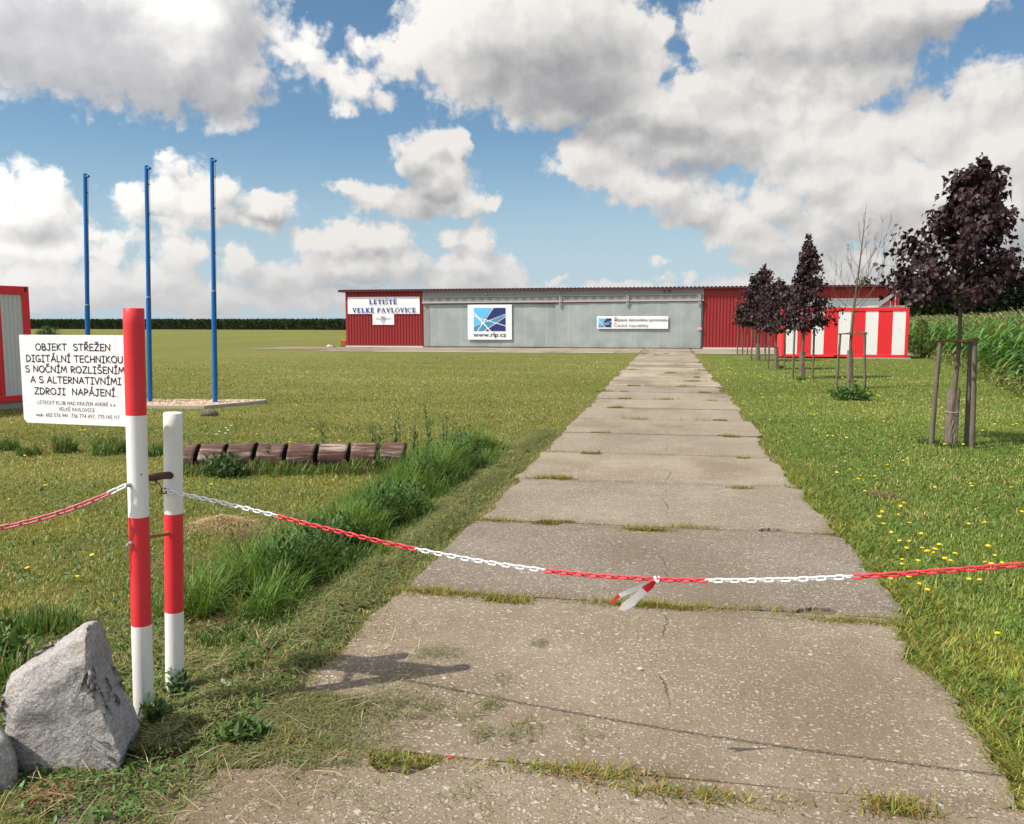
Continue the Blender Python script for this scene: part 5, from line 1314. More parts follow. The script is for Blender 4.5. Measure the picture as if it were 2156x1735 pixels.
def bush(name, c, rx, ry, rz, n, size, col, label, cat, group=None, stems=0, spread=.25):
    t = tag(empty(name, c), label, cat, group); u = rng.normal(0, 1, (n, 3)); u /= np.linalg.norm(u, axis=1)[:, None]; rad = rng.random(n)**.45
    lob = 1 + spread * np.sin(u[:, 0] * 5 + c[0] * 9) * np.cos(u[:, 1] * 4 + c[1] * 7)
    pos = u * rad[:, None] * lob[:, None] * np.array([rx, ry, rz])[None]; pos[:, 2] = np.abs(pos[:, 2]) + .02
    cols = np.array(col)[None] * rng.uniform(.5, 1.5, (n, 1)) * rng.uniform(.85, 1.15, (n, 3))
    v, l, s, cc = leaf_cloud(pos, size * rng.uniform(.6, 1.3, n), cols); np_mesh('foliage', v, l, s, M['leaf'], cc, t)
    m = MB()
    for k in range(7):
        a = k * .9; e = Vector((rx * .7 * math.cos(a), ry * .7 * math.sin(a), rz * .85)); m.tube([(0, 0, 0), e * .5 + Vector((0, 0, rz * .15)), e], [.004, .003, .002], 5, cap=False)
    m.build('stem', M['stem'], t); return t
# dark leafy clumps in the uncut strip
for (x, y, rx, rz, lab) in ((600, 1235, .20, .30, 'dark leafy clump at the near end of the uncut strip'), (665, 1200, .22, .34, 'dark leafy clump just beyond the near end of the uncut strip'), (715, 1165, .20, .26, 'dark leafy clump under the red links of the chain'), (800, 1105, .26, .34, 'dark leafy clump in the middle of the uncut strip'), (850, 1085, .22, .30, 'dark leafy clump right of the middle one in the uncut strip'), (905, 1025, .26, .36, 'dark leafy clump toward the far end of the uncut strip'), (965, 985, .30, .42, 'tall leafy clump at the far end of the uncut strip beside the log')):
    bush('weed_clump', tuple(G(x, y)), rx * 1.0, rx * 1.1, rz * 1.1, 800, .042, (.045, .105, .022), lab, 'weed', 'leafy clumps in the uncut strip')
bush('weed_clump', tuple(G(470, 1003)), .30, .2, .20, 520, .07, (.06, .115, .035), 'ferny green weed in front of the log near its left end', 'weed')
bush('weed_clump', tuple(G(1790, 842)), .46, .34, .32, 800, .10, (.085, .165, .04), 'green weed clump round the foot of the bare sapling', 'weed')
bush('weed_clump', tuple(G(372, 1462)), .05, .045, .10, 110, .036, (.06, .11, .03), 'small leafy weed at the foot of the shorter striped post', 'weed')
bush('weed_clump', tuple(G(322, 1525)), .065, .05, .09, 120, .036, (.05, .10, .028), 'small leafy weed at the foot of the tall striped post', 'weed')
bush('weed_clump', tuple(G(515, 1565)), .11, .08, .07, 190, .05, (.075, .14, .03), 'bright green weed on the soil at the near left corner of the path', 'weed')
bush('weed_clump', tuple(G(20, 1410)), .14, .1, .22, 240, .06, (.085, .16, .03), 'bright green weed behind the pointed boulder', 'weed')
# conical shrub beside the container
def cone_shrub(c, rx, h, n, label):
    t = tag(empty('shrub', c), label, 'shrub'); z = rng.random(n)**1.2; rad = rx * (1 - z)**.6 * rng.random(n)**.4 * (1 + .2 * np.sin(z * 17)); a = rng.uniform(0, 6.283, n)
    pos = np.stack([rad * np.cos(a), rad * np.sin(a), .05 + z * h], -1); cols = np.array([.15, .18, .05])[None] * rng.uniform(.55, 1.4, (n, 1))
    v, l, s, cc = leaf_cloud(pos, .10 * rng.uniform(.6, 1.3, n), cols); np_mesh('foliage', v, l, s, M['leaf'], cc, t)
    m = MB(); m.tube([(0, 0, -.05), (0, 0, h * .6)], [.05, .02], 7); m.build('trunk', M['bark'], t)
q = G(1938, 752); cone_shrub((q[0], q[1], 0), .85, 1.75, 2600, 'pale green conical shrub right of the striped container')
q = G(100, 697); t = bush('shrub', (q[0] * .60, q[1] * .60, 0), 1.5, 1.2, 1.15, 700, .30, (.075, .12, .032), 'low green bush far off at the edge of the corn field', 'shrub')
# tall thistles beside the log
def thistle(c, h, label):
    t = tag(empty('thistle', c), label, 'weed', 'tall thistles round the log'); m = MB(); pos, sz = [], []; r = random.Random(int(c[0] * 1000))
    ax = Vector((r.uniform(-.1, .1), r.uniform(-.1, .1), 1)) * h; m.tube([(0, 0, 0), ax * .5, ax], [.006, .005, .003], 6)
    tips = [ax]
    for _ in range(9):
        s = r.uniform(.35, .95); a = r.random() * 6.28; e = ax * s + Vector((math.cos(a) * .10 * h, math.sin(a) * .10 * h, .14 * h)); m.tube([ax * s, e], [.003, .002], 5, cap=False); tips.append(e)
        for k in range(3): pos.append(tuple((ax * s).lerp(e, r.random()))); sz.append(.05)
    for k in range(int(42 * h / .6)):
        s = r.random(); a = r.random() * 6.28; pos.append(tuple(ax * s + Vector((math.cos(a), math.sin(a), 0)) * .015)); sz.append(.13 * (1.1 - s))
    m.build('stem', M['stem'], t); pos = np.array(pos); sz = np.array(sz); N = len(pos)
    cols = np.array([.085, .155, .045])[None] * rng.uniform(.6, 1.4, (N, 1)); v, l, s, cc = leaf_cloud(pos, sz, cols, .35); np_mesh('foliage', v, l, s, M['leaf'], cc, t)
    for e in tips: m = MB(); m.tube([e, e + Vector((0, 0, .012)), e + Vector((0, 0, .022))], [.004, .007, .004], 6); m.build('bud', M['bark'], t)
for (x, y, h, lab) in ((640, 985, .46, 'thistle behind the log left of its middle'), (745, 990, .50, 'thistle behind the third piece from the right end of the log'), (795, 998, .52, 'thistle rising before the right half of the log'), (838, 980, .62, 'thistle at the right end of the log'), (868, 975, .52, 'thistle just right of the log end'), (905, 960, .78, 'tallest thistle right of the log'), (930, 985, .55, 'thistle in the uncut strip right of the log'), (560, 992, .30, 'short thistle against the front of the log')):
    q = G(x, y)
    if 'behind' in lab: q = q + np.array([.05, .45, 0])
    thistle((q[0], q[1], 0), h, lab)

# ================================================================== GRASS
def polar(n, d0, d1, half=R(54)):
    # thicker near the viewer's path, thinner far off
    u = rng.random(n); d = d0 * (d1 / d0) ** (u ** 1.0); az = rng.uniform(-half, half, n) + (-YAW)
    return d * np.sin(az), d * np.cos(az), d
def palette(idx, table): return np.array(table)[idx]
def lawn():
    x, y, d = polar(1000000, 1.6, 47.0)
    edge = .05 * (fbm(y * 2.2, x * 0 + 4, 3) - .5)
    keep = ((x < edge_l(y) + .015 + edge) | (x > edge_r(y) - .02 + edge)) & (y < 47.8)
    keep &= ~((np.abs((x - PA[0]) * pn[0] + (y - PA[1]) * pn[1] + .09) < .72) & (((x - PA[0]) * pd[0] + (y - PA[1]) * pd[1]) > -.9) & (((x - PA[0]) * pd[0] + (y - PA[1]) * pd[1]) < 3.5))
    keep &= rng.random(len(x)) < np.clip((47 - d) / 30, 0, 1)
    bare = fbm(x * 2.1 + 9, y * 2.1, 3)
    nearleft = (x < PX0) & (y < 3.6) & (x > -3.2)
    keep &= ~(nearleft & (bare > .42) & (rng.random(len(x)) < .75))
    keep &= ~((((x + 1.72) / .55)**2 + ((y - 2.75) / .40)**2 < 1) & (rng.random(len(x)) < .93))
    strip = (x < PX0) & (x > -2.2) & (y < 12)
    keep &= ~(strip & (rng.random(len(x)) < .55))
    x, y, d = x[keep], y[keep], d[keep]; N = len(x)
    big = fbm(x * .35 + 3, y * .2, 4); mid = fbm(x * 1.7, y * 1.7 + 5, 4); left = x < 0
    h = np.where(left, .022, .025) * rng.uniform(.5, 1.6, N) * (.55 + 1.1 * mid)
    edgeR = (x > 1.0) & (x < edge_r(y) + .22); h = np.where(edgeR, h * 1.5, h)
    h *= np.clip(1 + (d - 8) * .006, 1, 1.2)
    w = np.clip(.0020 + .00058 * d, .0028, .026) * rng.uniform(.7, 1.4, N)
    lean = rng.uniform(.15, .95, N); az = rng.uniform(0, 6.283, N)
    az = np.where(edgeR & (rng.random(N) < .7), math.pi + rng.normal(0, .6, N), az); lean = np.where(edgeR, rng.uniform(.6, 1.1, N), lean)
    cl = np.array([[.132, .178, .034], [.166, .192, .040], [.205, .205, .054], [.090, .155, .026]]); cr = np.array([[.100, .190, .026], [.130, .210, .032], [.165, .215, .038], [.075, .155, .022]])
    k = np.clip((mid * 1.5 - .25 + rng.normal(0, .22, N)) * 3, 0, 2.99).astype(int)
    mixr = (np.clip((x - .5) / 1.5, 0, 1) * np.clip(1.30 - y / 26, .35, 1))[:, None]
    cols = cl[k] * (1 - mixr) + cr[k] * mixr
    dry = (rng.random(N) < np.where(left, .12 + .50 * np.clip(big * 2.6 - 1.25, 0, 1), .06 + .25 * np.clip(big * 2.6 - 1.3, 0, 1)))
    cols[dry] = np.array([.36, .295, .13]) * rng.uniform(.6, 1.25, (dry.sum(), 1))
    far = np.clip((d - 12) / 20, 0, 1)[:, None]; cols = cols * (1 + .12 * far)
    pat = fbm(x * .16 + 30, y * .45 + 12, 4); cols = cols * (.62 + .78 * pat)[:, None]; strw = np.clip(pat * 3 - 1.55, 0, 1)[:, None] * .45; cols = cols * (1 - strw) + np.array([[.30, .265, .10]]) * strw
    yel = (x > 1.0) & (x < edge_r(y) + np.where(y < 5, .55, .22) * (.5 + mid)) & (rng.random(N) < np.where(y < 5, .6, .4)); cols[yel] = np.array([.29, .30, .048]) * rng.uniform(.7, 1.2, (yel.sum(), 1))
    cols *= rng.uniform(.75, 1.25, (N, 1)) * 1.22
    pos = np.stack([x, y, np.zeros(N)], -1)
    v, l, s, c = blades(pos, h, w, lean, az, cols)
    return tag(np_mesh('lawn_grass', v, l, s, M['grass'], c), 'short mown grass on both sides of the path', kind='stuff')
lawn()
def herbs():
    # small round leaves (clover, plantain) in the turf
    x, y, d = polar(110000, 1.8, 16.0); keep = (x > PX1 + .08) | (x < PX0 - .1); m_ = fbm(x * 1.3 + 40, y * 1.3, 4)
    keep &= (m_ > np.where(x > 0, .40, np.where(y < 5.5, .36, .50))); x, y, d = x[keep], y[keep], d[keep]; N = len(x)
    pos = np.stack([x, y, rng.uniform(.015, .045, N)], -1); cols = np.array([.075, .150, .030])[None] * rng.uniform(.55, 1.5, (N, 1)) * np.array([1, 1, 1])
    v, l, s, c = leaf_cloud(pos, rng.uniform(.016, .045, N) * np.clip(.8 + d * .04, 1, 1.6), cols, .25)
    tag(np_mesh('ground_herbs', v, l, s, M['leaf'], c), 'low leafy herbs growing through the turf', kind='stuff')
herbs()
def uncut():
    parts = []
    N = 42000; t = rng.random(N); y = 4.35 + t * 6.9; x = -2.55 + .10 * np.sin(y * 1.3) + rng.normal(0, .26, N) * (1 - .3 * t); cl = fbm(x * 3.2, y * 2.2 + 7, 3)
    k = (cl > .34) & (x < -2.04); x, y, cl = x[k], y[k], cl[k]; N = len(x)
    h = rng.uniform(.08, .44, N)**1.15 * (.40 + 1.3 * cl) * np.exp(-((x + 2.55) / .42)**2); lean = rng.uniform(.3, 1.15, N); az = rng.uniform(0, 6.283, N)
    cols = np.array([[.095, .185, .028], [.14, .22, .036], [.205, .24, .052], [.34, .29, .11]])[np.clip(rng.exponential(.9, N), 0, 3).astype(int)] * rng.uniform(.7, 1.3, (N, 1))
    parts.append(blades(np.stack([x, y, np.zeros(N)], -1), h, rng.uniform(.004, .008, N), lean, az, cols))
    # seed stalks and taller grass about the log
    N = 2600; u = rng.random(N); q = LA[None, :2] + lv[None, :2] * u[:, None]; off = np.where(rng.random(N) < .62, rng.normal(-.30, .10, N), rng.normal(.30, .12, N)); nn = np.array([-lv[1], lv[0]]) / LL
    q = q + nn[None] * off[:, None]; h = rng.uniform(.06, .24, N) * (.6 + .7 * fbm(u * 9, u * 0, 2)); cols = np.array([.105, .17, .036])[None] * rng.uniform(.6, 1.5, (N, 1)); dry = rng.random(N) < .2; cols[dry] = np.array([.24, .20, .09])
    parts.append(blades(np.stack([q[:, 0], q[:, 1], np.zeros(N)], -1), h, rng.uniform(.006, .012, N), rng.uniform(.2, .9, N), rng.uniform(0, 6.28, N), cols))
    # tufts left of the posts
    for (px, py, hh) in ((10, 950, .26), (55, 955, .2), (135, 955, .34), (250, 950, .3), (230, 955, .26), (325, 955, .26), (215, 945, .24), (470, 1350, .09), (60, 1330, .16), (120, 1330, .16), (20, 1460, .2), (1965, 935, .14), (2005, 945, .14), (1760, 825, .2), (1690, 800, .2), (1635, 780, .2)):
        N = 200; c = G(px + rng.uniform(-12, 12), py + rng.uniform(-6, 6)); a = rng.uniform(0, 6.28, N); r_ = rng.random(N)**.5 * (.15 if py < 1000 else .14)
        pos = np.stack([c[0] + r_ * np.cos(a), c[1] + r_ * np.sin(a), np.zeros(N)], -1); hh = hh * (.72 if py < 1000 else 1); cols = np.array([.09, .165, .034])[None] * rng.uniform(.5, 1.5, (N, 1)); dry = rng.random(N) < .15; cols[dry] = np.array([.23, .20, .085])
        parts.append(blades(pos, hh * rng.uniform(.4, 1.1, N), rng.uniform(.005, .010, N) * (1.5 if py < 1000 else 1), rng.uniform(.1, .8, N), rng.uniform(0, 6.28, N), cols))
    v, l, s, c = merge(parts); tag(np_mesh('tall_grass', v, l, s, M['grass'], c), 'uncut tall grass in a strip along the path and round the log', kind='stuff')
uncut()
def clippings():
    """cut grass lying flat: a windrow beside the path, a mound, loose bits on the slabs"""
    parts = []
    def lie(x, y, z, L_, w, cols):
        N = len(x); az = rng.uniform(0, 6.28, N); tilt = rng.normal(.1, .28, N)
        f = np.stack([np.cos(az) * np.cos(tilt), np.sin(az) * np.cos(tilt), np.sin(tilt)], -1) * (L_ / 2)[:, None]; s_ = np.stack([-np.sin(az), np.cos(az), np.zeros(N)], -1) * (w / 2)[:, None]
        p = np.stack([x, y, z], -1); b = np.array([0, 0, 1.0])[None] * (L_ * rng.uniform(0, .12, N))[:, None]
        v = np.stack([p - f - s_, p - f + s_, p + b - s_, p + b + s_, p + f], 1).reshape(-1, 3); fl = np.array([0,1,3,2, 2,3,4])
        parts.append((v, (fl[None] + (np.arange(N)*5)[:, None]).ravel(), (np.array([0,4])[None] + (np.arange(N)*7)[:, None]).ravel(), np.repeat(cols, 5, axis=0)))
    def hay(N, k=1.0, green=.4):
        c = np.array([.235, .20, .095])[None] * rng.uniform(.55, 1.35, (N, 1)); g = rng.random(N) < green; c[g] = np.array([.15, .19, .055]) * rng.uniform(.6, 1.3, (g.sum(), 1)); return c * k
    N = 60000; y = 2.9 + rng.random(N)**1.5 * 10.5; cen = -1.93 + .05 * np.sin(y * 2.1); x = cen + rng.normal(0, .17, N); x = np.where(y < 4.2, x - rng.random(N) * .5, x)
    k = (x < PX0 + .10 + .12 * (fbm(y * 3, y * 0, 3) - .5)) & (fbm(x * 3, y * 1.5, 3) > .30); x, y, cen = x[k], y[k], cen[k]; N = len(x)
    z = rng.random(N) * .065 * np.exp(-((x - cen) / .2)**2) * (.5 + fbm(x * 2, y * 2, 2)) + .01; lie(x, y, z, rng.uniform(.02, .085, N), rng.uniform(.002, .005, N), hay(N, 1.0, .60))
    # soil and cuttings creeping over the near left corners of the slabs
    N = 16000; y = rng.uniform(1.9, 3.55, N); x = -1.72 + np.abs(rng.normal(0, .30, N)); k = (fbm(x * 2.6 + 4, y * 2.6, 3) > .44 + .35 * (x + 1.6)); x, y = x[k], y[k]; N = len(x); lie(x, y, rng.random(N) * .014 + .028, rng.uniform(.02, .07, N), rng.uniform(.002, .004, N), hay(N, .85, .5))
    # foreground left
    N = 34000; x = rng.uniform(-3.3, -1.25, N); y = rng.uniform(1.9, 4.4, N); k = (fbm(x * 2.1 + 9, y * 2.1, 3) > .44 - .1 * (y < 2.9)) & (x < PX0 + .05 - rng.random(N) * .25 * (y > 3)); x, y = x[k], y[k]; N = len(x)
    lie(x, y, rng.random(N) * .025 + .006, rng.uniform(.02, .09, N), rng.uniform(.002, .0045, N), hay(N, .95, .5))
    N = 420; x = rng.uniform(-3.0, -1.2, N); y = rng.uniform(1.9, 4.6, N); lie(x, y, rng.random(N) * .03 + .03, rng.uniform(.08, .22, N), rng.uniform(.002, .0035, N), np.array([.46, .38, .22])[None] * rng.uniform(.6, 1.2, (N, 1)))
    # mound of hay left of the strip
    c = G(468, 1108); N = 9000; r_ = np.abs(rng.normal(0, .17, N)); a = rng.uniform(0, 6.28, N); x, y = c[0] + r_ * np.cos(a) * 1.1, c[1] + r_ * np.sin(a) * .9; z = .075 * np.exp(-(r_ / .2)**2) * rng.random(N) + .01
    hc = np.array([.44, .32, .165])[None] * rng.uniform(.6, 1.35, (N, 1)); lie(x, y, z, rng.uniform(.03, .10, N), rng.uniform(.002, .004, N), hc)
    for (px, py, n_, s_) in ((100, 1690, 900, .04), (510, 1130, 700, .1), (580, 1190, 700, .09), (460, 1320, 500, .08), (1850, 1045, 500, .08), (600, 735, 0, 0), (350, 1195, 300, .1), (700, 1150, 300, .1), (640, 1275, 900, .12)):
        c = G(px, py); 
        if n_: x, y = c[0] + rng.normal(0, s_, n_), c[1] + rng.normal(0, s_, n_); lie(x, y, rng.random(n_) * .03 + .01, rng.uniform(.03, .08, n_), rng.uniform(.002, .004, n_), np.array([.26, .17, .085])[None] * rng.uniform(.6, 1.3, (n_, 1)))
    # bits strewn on the slabs
    for (px, py, n_, s_) in ((830, 1490, 150, .07), (905, 1500, 130, .06), (1010, 1555, 90, .04), (1085, 1560, 100, .05), (1030, 1495, 130, .035), (1045, 1440, 70, .05), (905, 1385, 110, .05), (950, 1385, 90, .05), (1110, 1535, 70, .05), (1135, 1365, 60, .03), (985, 1520, 60, .04), (860, 1440, 90, .1), (790, 1480, 220, .11), (940, 1470, 60, .1), (1240, 1560, 60, .05), (620, 1640, 160, .1), (1000, 1690, 60, .06), (760, 1690, 80, .1)):
        c = G(px, py); x, y = c[0] + rng.normal(0, s_, n_), c[1] + rng.normal(0, s_, n_); lie(x, y, rng.random(n_) * .012 + .032, rng.uniform(.015, .05, n_), rng.uniform(.002, .004, n_), hay(n_, .85, .5))
    N = 900; x = rng.uniform(-1.55, .2, N); y = 2.4 + rng.random(N)**2 * 5; lie(x, y, np.full(N, .033), rng.uniform(.008, .03, N), rng.uniform(.0015, .003, N), hay(N, .9, .3))
    v, l, s, c = merge(parts); tag(np_mesh('cut_grass', v, l, s, M['hay'], c), 'dry cut grass lying along the left edge of the path and in small heaps', kind='stuff')
clippings()
def joints():
    parts = []; r = random.Random(8)
    for i in range(0, 30):
        yj = PY0 + i * PITCHY
        if yj > 56 or yj < 0: continue
        sc = min(1.6, 1 + yj * .02)
        n = int(420 / (1 + yj * .08)); x = rng.uniform(PX0 - .02, PX1 + .02, n); k = fbm(x * 2.3 + i * 5, x * 0 + i, 3) > (.50 if i % 2 else .56); x = x[k]
        y = yj + rng.normal(0, .009, len(x)); hh = np.full(len(x), .018)
        for (px_, w, dp) in POCKETS.get(i, []):
            n2 = int(r.choice([0, 90, 260, 320])); x2 = px_ + rng.uniform(-w / 2, w / 2, n2); y2 = yj + rng.uniform(min(0, dp), max(0, dp), n2); x, y = np.concatenate([x, x2]), np.concatenate([y, y2]); hh = np.concatenate([hh, np.full(n2, .036)])
        for _ in range(2):
            if r.random() < .55:
                c = r.uniform(PX0, PX1); n2 = r.randint(40, 170); x = np.concatenate([x, c + rng.normal(0, .14, n2)]); y = np.concatenate([y, yj + rng.normal(0, .028, n2)]); hh = np.concatenate([hh, np.full(n2, .05)])
        parts_x = x; N = len(x)
        cols = np.array([[.22, .25, .045], [.28, .26, .05], [.32, .21, .065], [.15, .20, .04]])[rng.integers(0, 4, N)] * rng.uniform(.65, 1.2, (N, 1))
        parts.append(blades(np.stack([x, y, np.full(N, .006)], -1), hh * rng.uniform(.5, 1.6, N) * sc, rng.uniform(.003, .006, N) * sc, rng.uniform(.4, 1.1, N), rng.uniform(0, 6.28, N), cols))
    # stronger tufts seen at certain joints
    for (px, py, n_, sx, sy, h) in ((930, 1255, 800, .20, .04, .05), (1370, 1285, 700, .20, .022, .06), (1360, 1122, 500, .11, .03, .06), (1170, 1012, 400, .11, .03, .07), (1050, 1102, 400, .16, .03, .05), (1820, 1320, 700, .20, .03, .05), (1200, 1640, 520, .16, .022, .05), (720, 1600, 900, .16, .05, .028), (1450, 1690, 500, .2, .025, .05), (1890, 1720, 400, .07, .03, .06), (1560, 1033, 300, .07, .03, .05), (900, 1615, 500, .2, .02, .03)):
        c = G(px, py); x, y = c[0] + rng.normal(0, sx, n_), c[1] + rng.normal(0, sy, n_)
        cols = np.array([[.23, .26, .045], [.31, .27, .05], [.36, .22, .065], [.16, .21, .04]])[rng.integers(0, 4, n_)] * rng.uniform(.65, 1.2, (n_, 1))
        parts.append(blades(np.stack([x, y, np.full(n_, .012)], -1), h * rng.uniform(.4, 1.3, n_), rng.uniform(.003, .006, n_), rng.uniform(.5, 1.2, n_), rng.uniform(0, 6.28, n_), cols))
    # long edge grass lolling over the right side of the slabs
    N = 8000; y = 1.6 + rng.random(N)**1.6 * 9; cl = fbm(y * 2.2 + 3, y * 0, 3); x = edge_r(y) + .0 + rng.random(N) * .36; k = cl > .33; x, y = x[k], y[k]; N = len(x)
    cols = np.array([[.19, .27, .040], [.26, .29, .046], [.13, .23, .034], [.33, .27, .075]])[rng.integers(0, 4, N)] * rng.uniform(.6, 1.2, (N, 1))
    parts.append(blades(np.stack([x, y, np.zeros(N)], -1), rng.uniform(.04, .12, N), rng.uniform(.004, .008, N), rng.uniform(.6, 1.15, N), np.where(rng.random(N) < .65, math.pi, 0) + rng.normal(0, .8, N), cols))
    v, l, s, c = merge(parts); tag(np_mesh('joint_weeds', v, l, s, M['grass'], c), 'yellowish weeds in the slab joints and over the path edge', kind='stuff')
joints()

# ================================================================== DANDELIONS
def flower_mesh():
    m = MB(); m.tube([(0, 0, 0), (.006, 0, .05), (.008, 0, .095)], [.0022, .002, .002], 5, 1, cap=False)
    rings = [(.004, .090), (.019, .098), (.017, .106), (.009, .111), (.0, .112)]; n = 9; vs = []
    for rr, z in rings:
        for k in range(n): a = 2 * math.pi * k / n; j = 1 + (.22 if k % 2 else -.08) * (rr > .015); vs.append((.008 + rr * j * math.cos(a), rr * j * math.sin(a), z))
    m.add(vs, [(i*n+k, i*n+(k+1)%n, (i+1)*n+(k+1)%n, (i+1)*n+k) for i in range(4) for k in range(n)], 0)
    return m
dproto = flower_mesh().build('dandelion', [M['dandelion'], M['stem']])
tag(dproto, 'yellow dandelion in the grass right of the path', 'dandelion', 'dandelions right of the path')
first = [True]
def dandelion(c, k, left):
    o = dproto if first[0] else dproto.copy()
    if not first[0]: COL.objects.link(o)
    first[0] = False
    o.location = (c[0], c[1], 0); o.rotation_euler = (random.uniform(-.25, .25), random.uniform(-.25, .25), random.uniform(0, 6.28)); o.scale = (k, k, k * random.uniform(.6, 1.0))
    if left: tag(o, 'yellow dandelion in the mown grass left of the path', 'dandelion', 'dandelions left of the path')
zr = lambda x, y: ((3000 + x * .4322) / 1.7295, (1650 + y * .4322) / 1.7295)
near = [(205,103),(110,127),(280,190),(168,48),(340,300),(473,457),(447,508),(487,507),(503,562),(557,632),(615,473),(718,548),(732,687),(820,648),(662,708),(688,748),(827,752),(972,750),(915,793),(950,793),(898,815),(643,837),(655,880),(790,843),(872,943),(1055,840),(1095,790),(1020,868),(1220,570),(1240,247),(1240,217),(940,266),(1587,260),(1658,470),(1425,800),(1382,853),(1423,907),(1495,890),(1385,746),(850,1117),(785,1055),(1320,1005),(1230,1013),(575,990),(700,1000),(1475,1455),(535,80),(700,27),(652,50),(670,430),(660,380),(433,157),(1350,545)]
for q in near:
    px, py = zr(*q); c = G(px, py, .10); dandelion(c, random.uniform(.72, .95), False)
r_ = random.Random(77)
for _ in range(112):                                     # scattered through the turf toward the trees, thicker by the far sapling row
    if r_.random() < .42: px, py = r_.gauss(1530, 45), r_.gauss(782, 12)
    else: px, py = r_.uniform(1490, 2150), 760 + 190 * r_.random()**1.2
    py = max(py, 756); c = G(px, py, .07)
    if c[0] < PX1 + .3 or c[0] > 8.2: continue
    dandelion(c, r_.uniform(.65, 1.1) * (1 + .012 * c[1]), False)
for (px, py) in ((195,1167),(50,960),(97,1020),(20,1050),(610,930),(545,895),(440,912),(690,950),(715,925),(660,905),(540,912),(355,955),(370,900),(96,935),(310,917),(640,960),(840,905),(280,925),(205,910),(170,905),(700,1010),(445,1018),(900,880),(860,920),(485,930),(225,905),(330,905),(60,1195),(160,1210),(180,905)):
    dandelion(G(px, py, .07), r_.uniform(.65, 1.0), True)
# poppies and white flowers
pr_ = MB(); pr_.tube([(0, 0, 0), (.01, 0, .1), (.02, 0, .2)], .002, 5, 1, cap=False); pr_.add([(.02 + .028 * math.cos(a) * (1 if k % 2 else .7), .028 * math.sin(a), .21 + (.012 if k % 2 else 0)) for k, a in enumerate(np.linspace(0, 6.283, 10, endpoint=False))] + [(.02, 0, .195)], [(k, (k+1)%10, 10) for k in range(10)])
pp_ = pr_.build('poppy', [M['poppy'], M['stem']]); tag(pp_, 'red poppy among the grass tufts below the warning sign', 'poppy', 'poppies below the warning sign')
for i, (px, py) in enumerate(((110, 940), (87, 948), (255, 905))):
    o = pp_ if i == 0 else pp_.copy()
    if i: COL.objects.link(o)
    c = G(px, py, .2); o.location = (c[0], c[1], 0)
wf_ = MB(); wf_.tube([(0, 0, 0), (0, 0, .12)], .002, 5, 1, cap=False); wf_.add([(.016 * math.cos(a) * (1 if k % 2 else .75), .016 * math.sin(a) * (1 if k % 2 else .75), .125) for k, a in enumerate(np.linspace(0, 6.283, 12, endpoint=False))] + [(0, 0, .128)], [(k, (k+1)%12, 12) for k in range(12)])
wo = wf_.build('daisy', [M['fluff'], M['stem']]); tag(wo, 'small white daisy in the grass behind the log', 'daisy', 'daisies behind the log')
for i, (px, py) in enumerate(((462, 918), (476, 910), (480, 915), (455, 924), (475, 922), (487, 905))):
    o = wo if i == 0 else wo.copy()
    if i: COL.objects.link(o)
    c = G(px, py, .12); o.location = (c[0], c[1], 0); o.scale = (1.5,) * 3

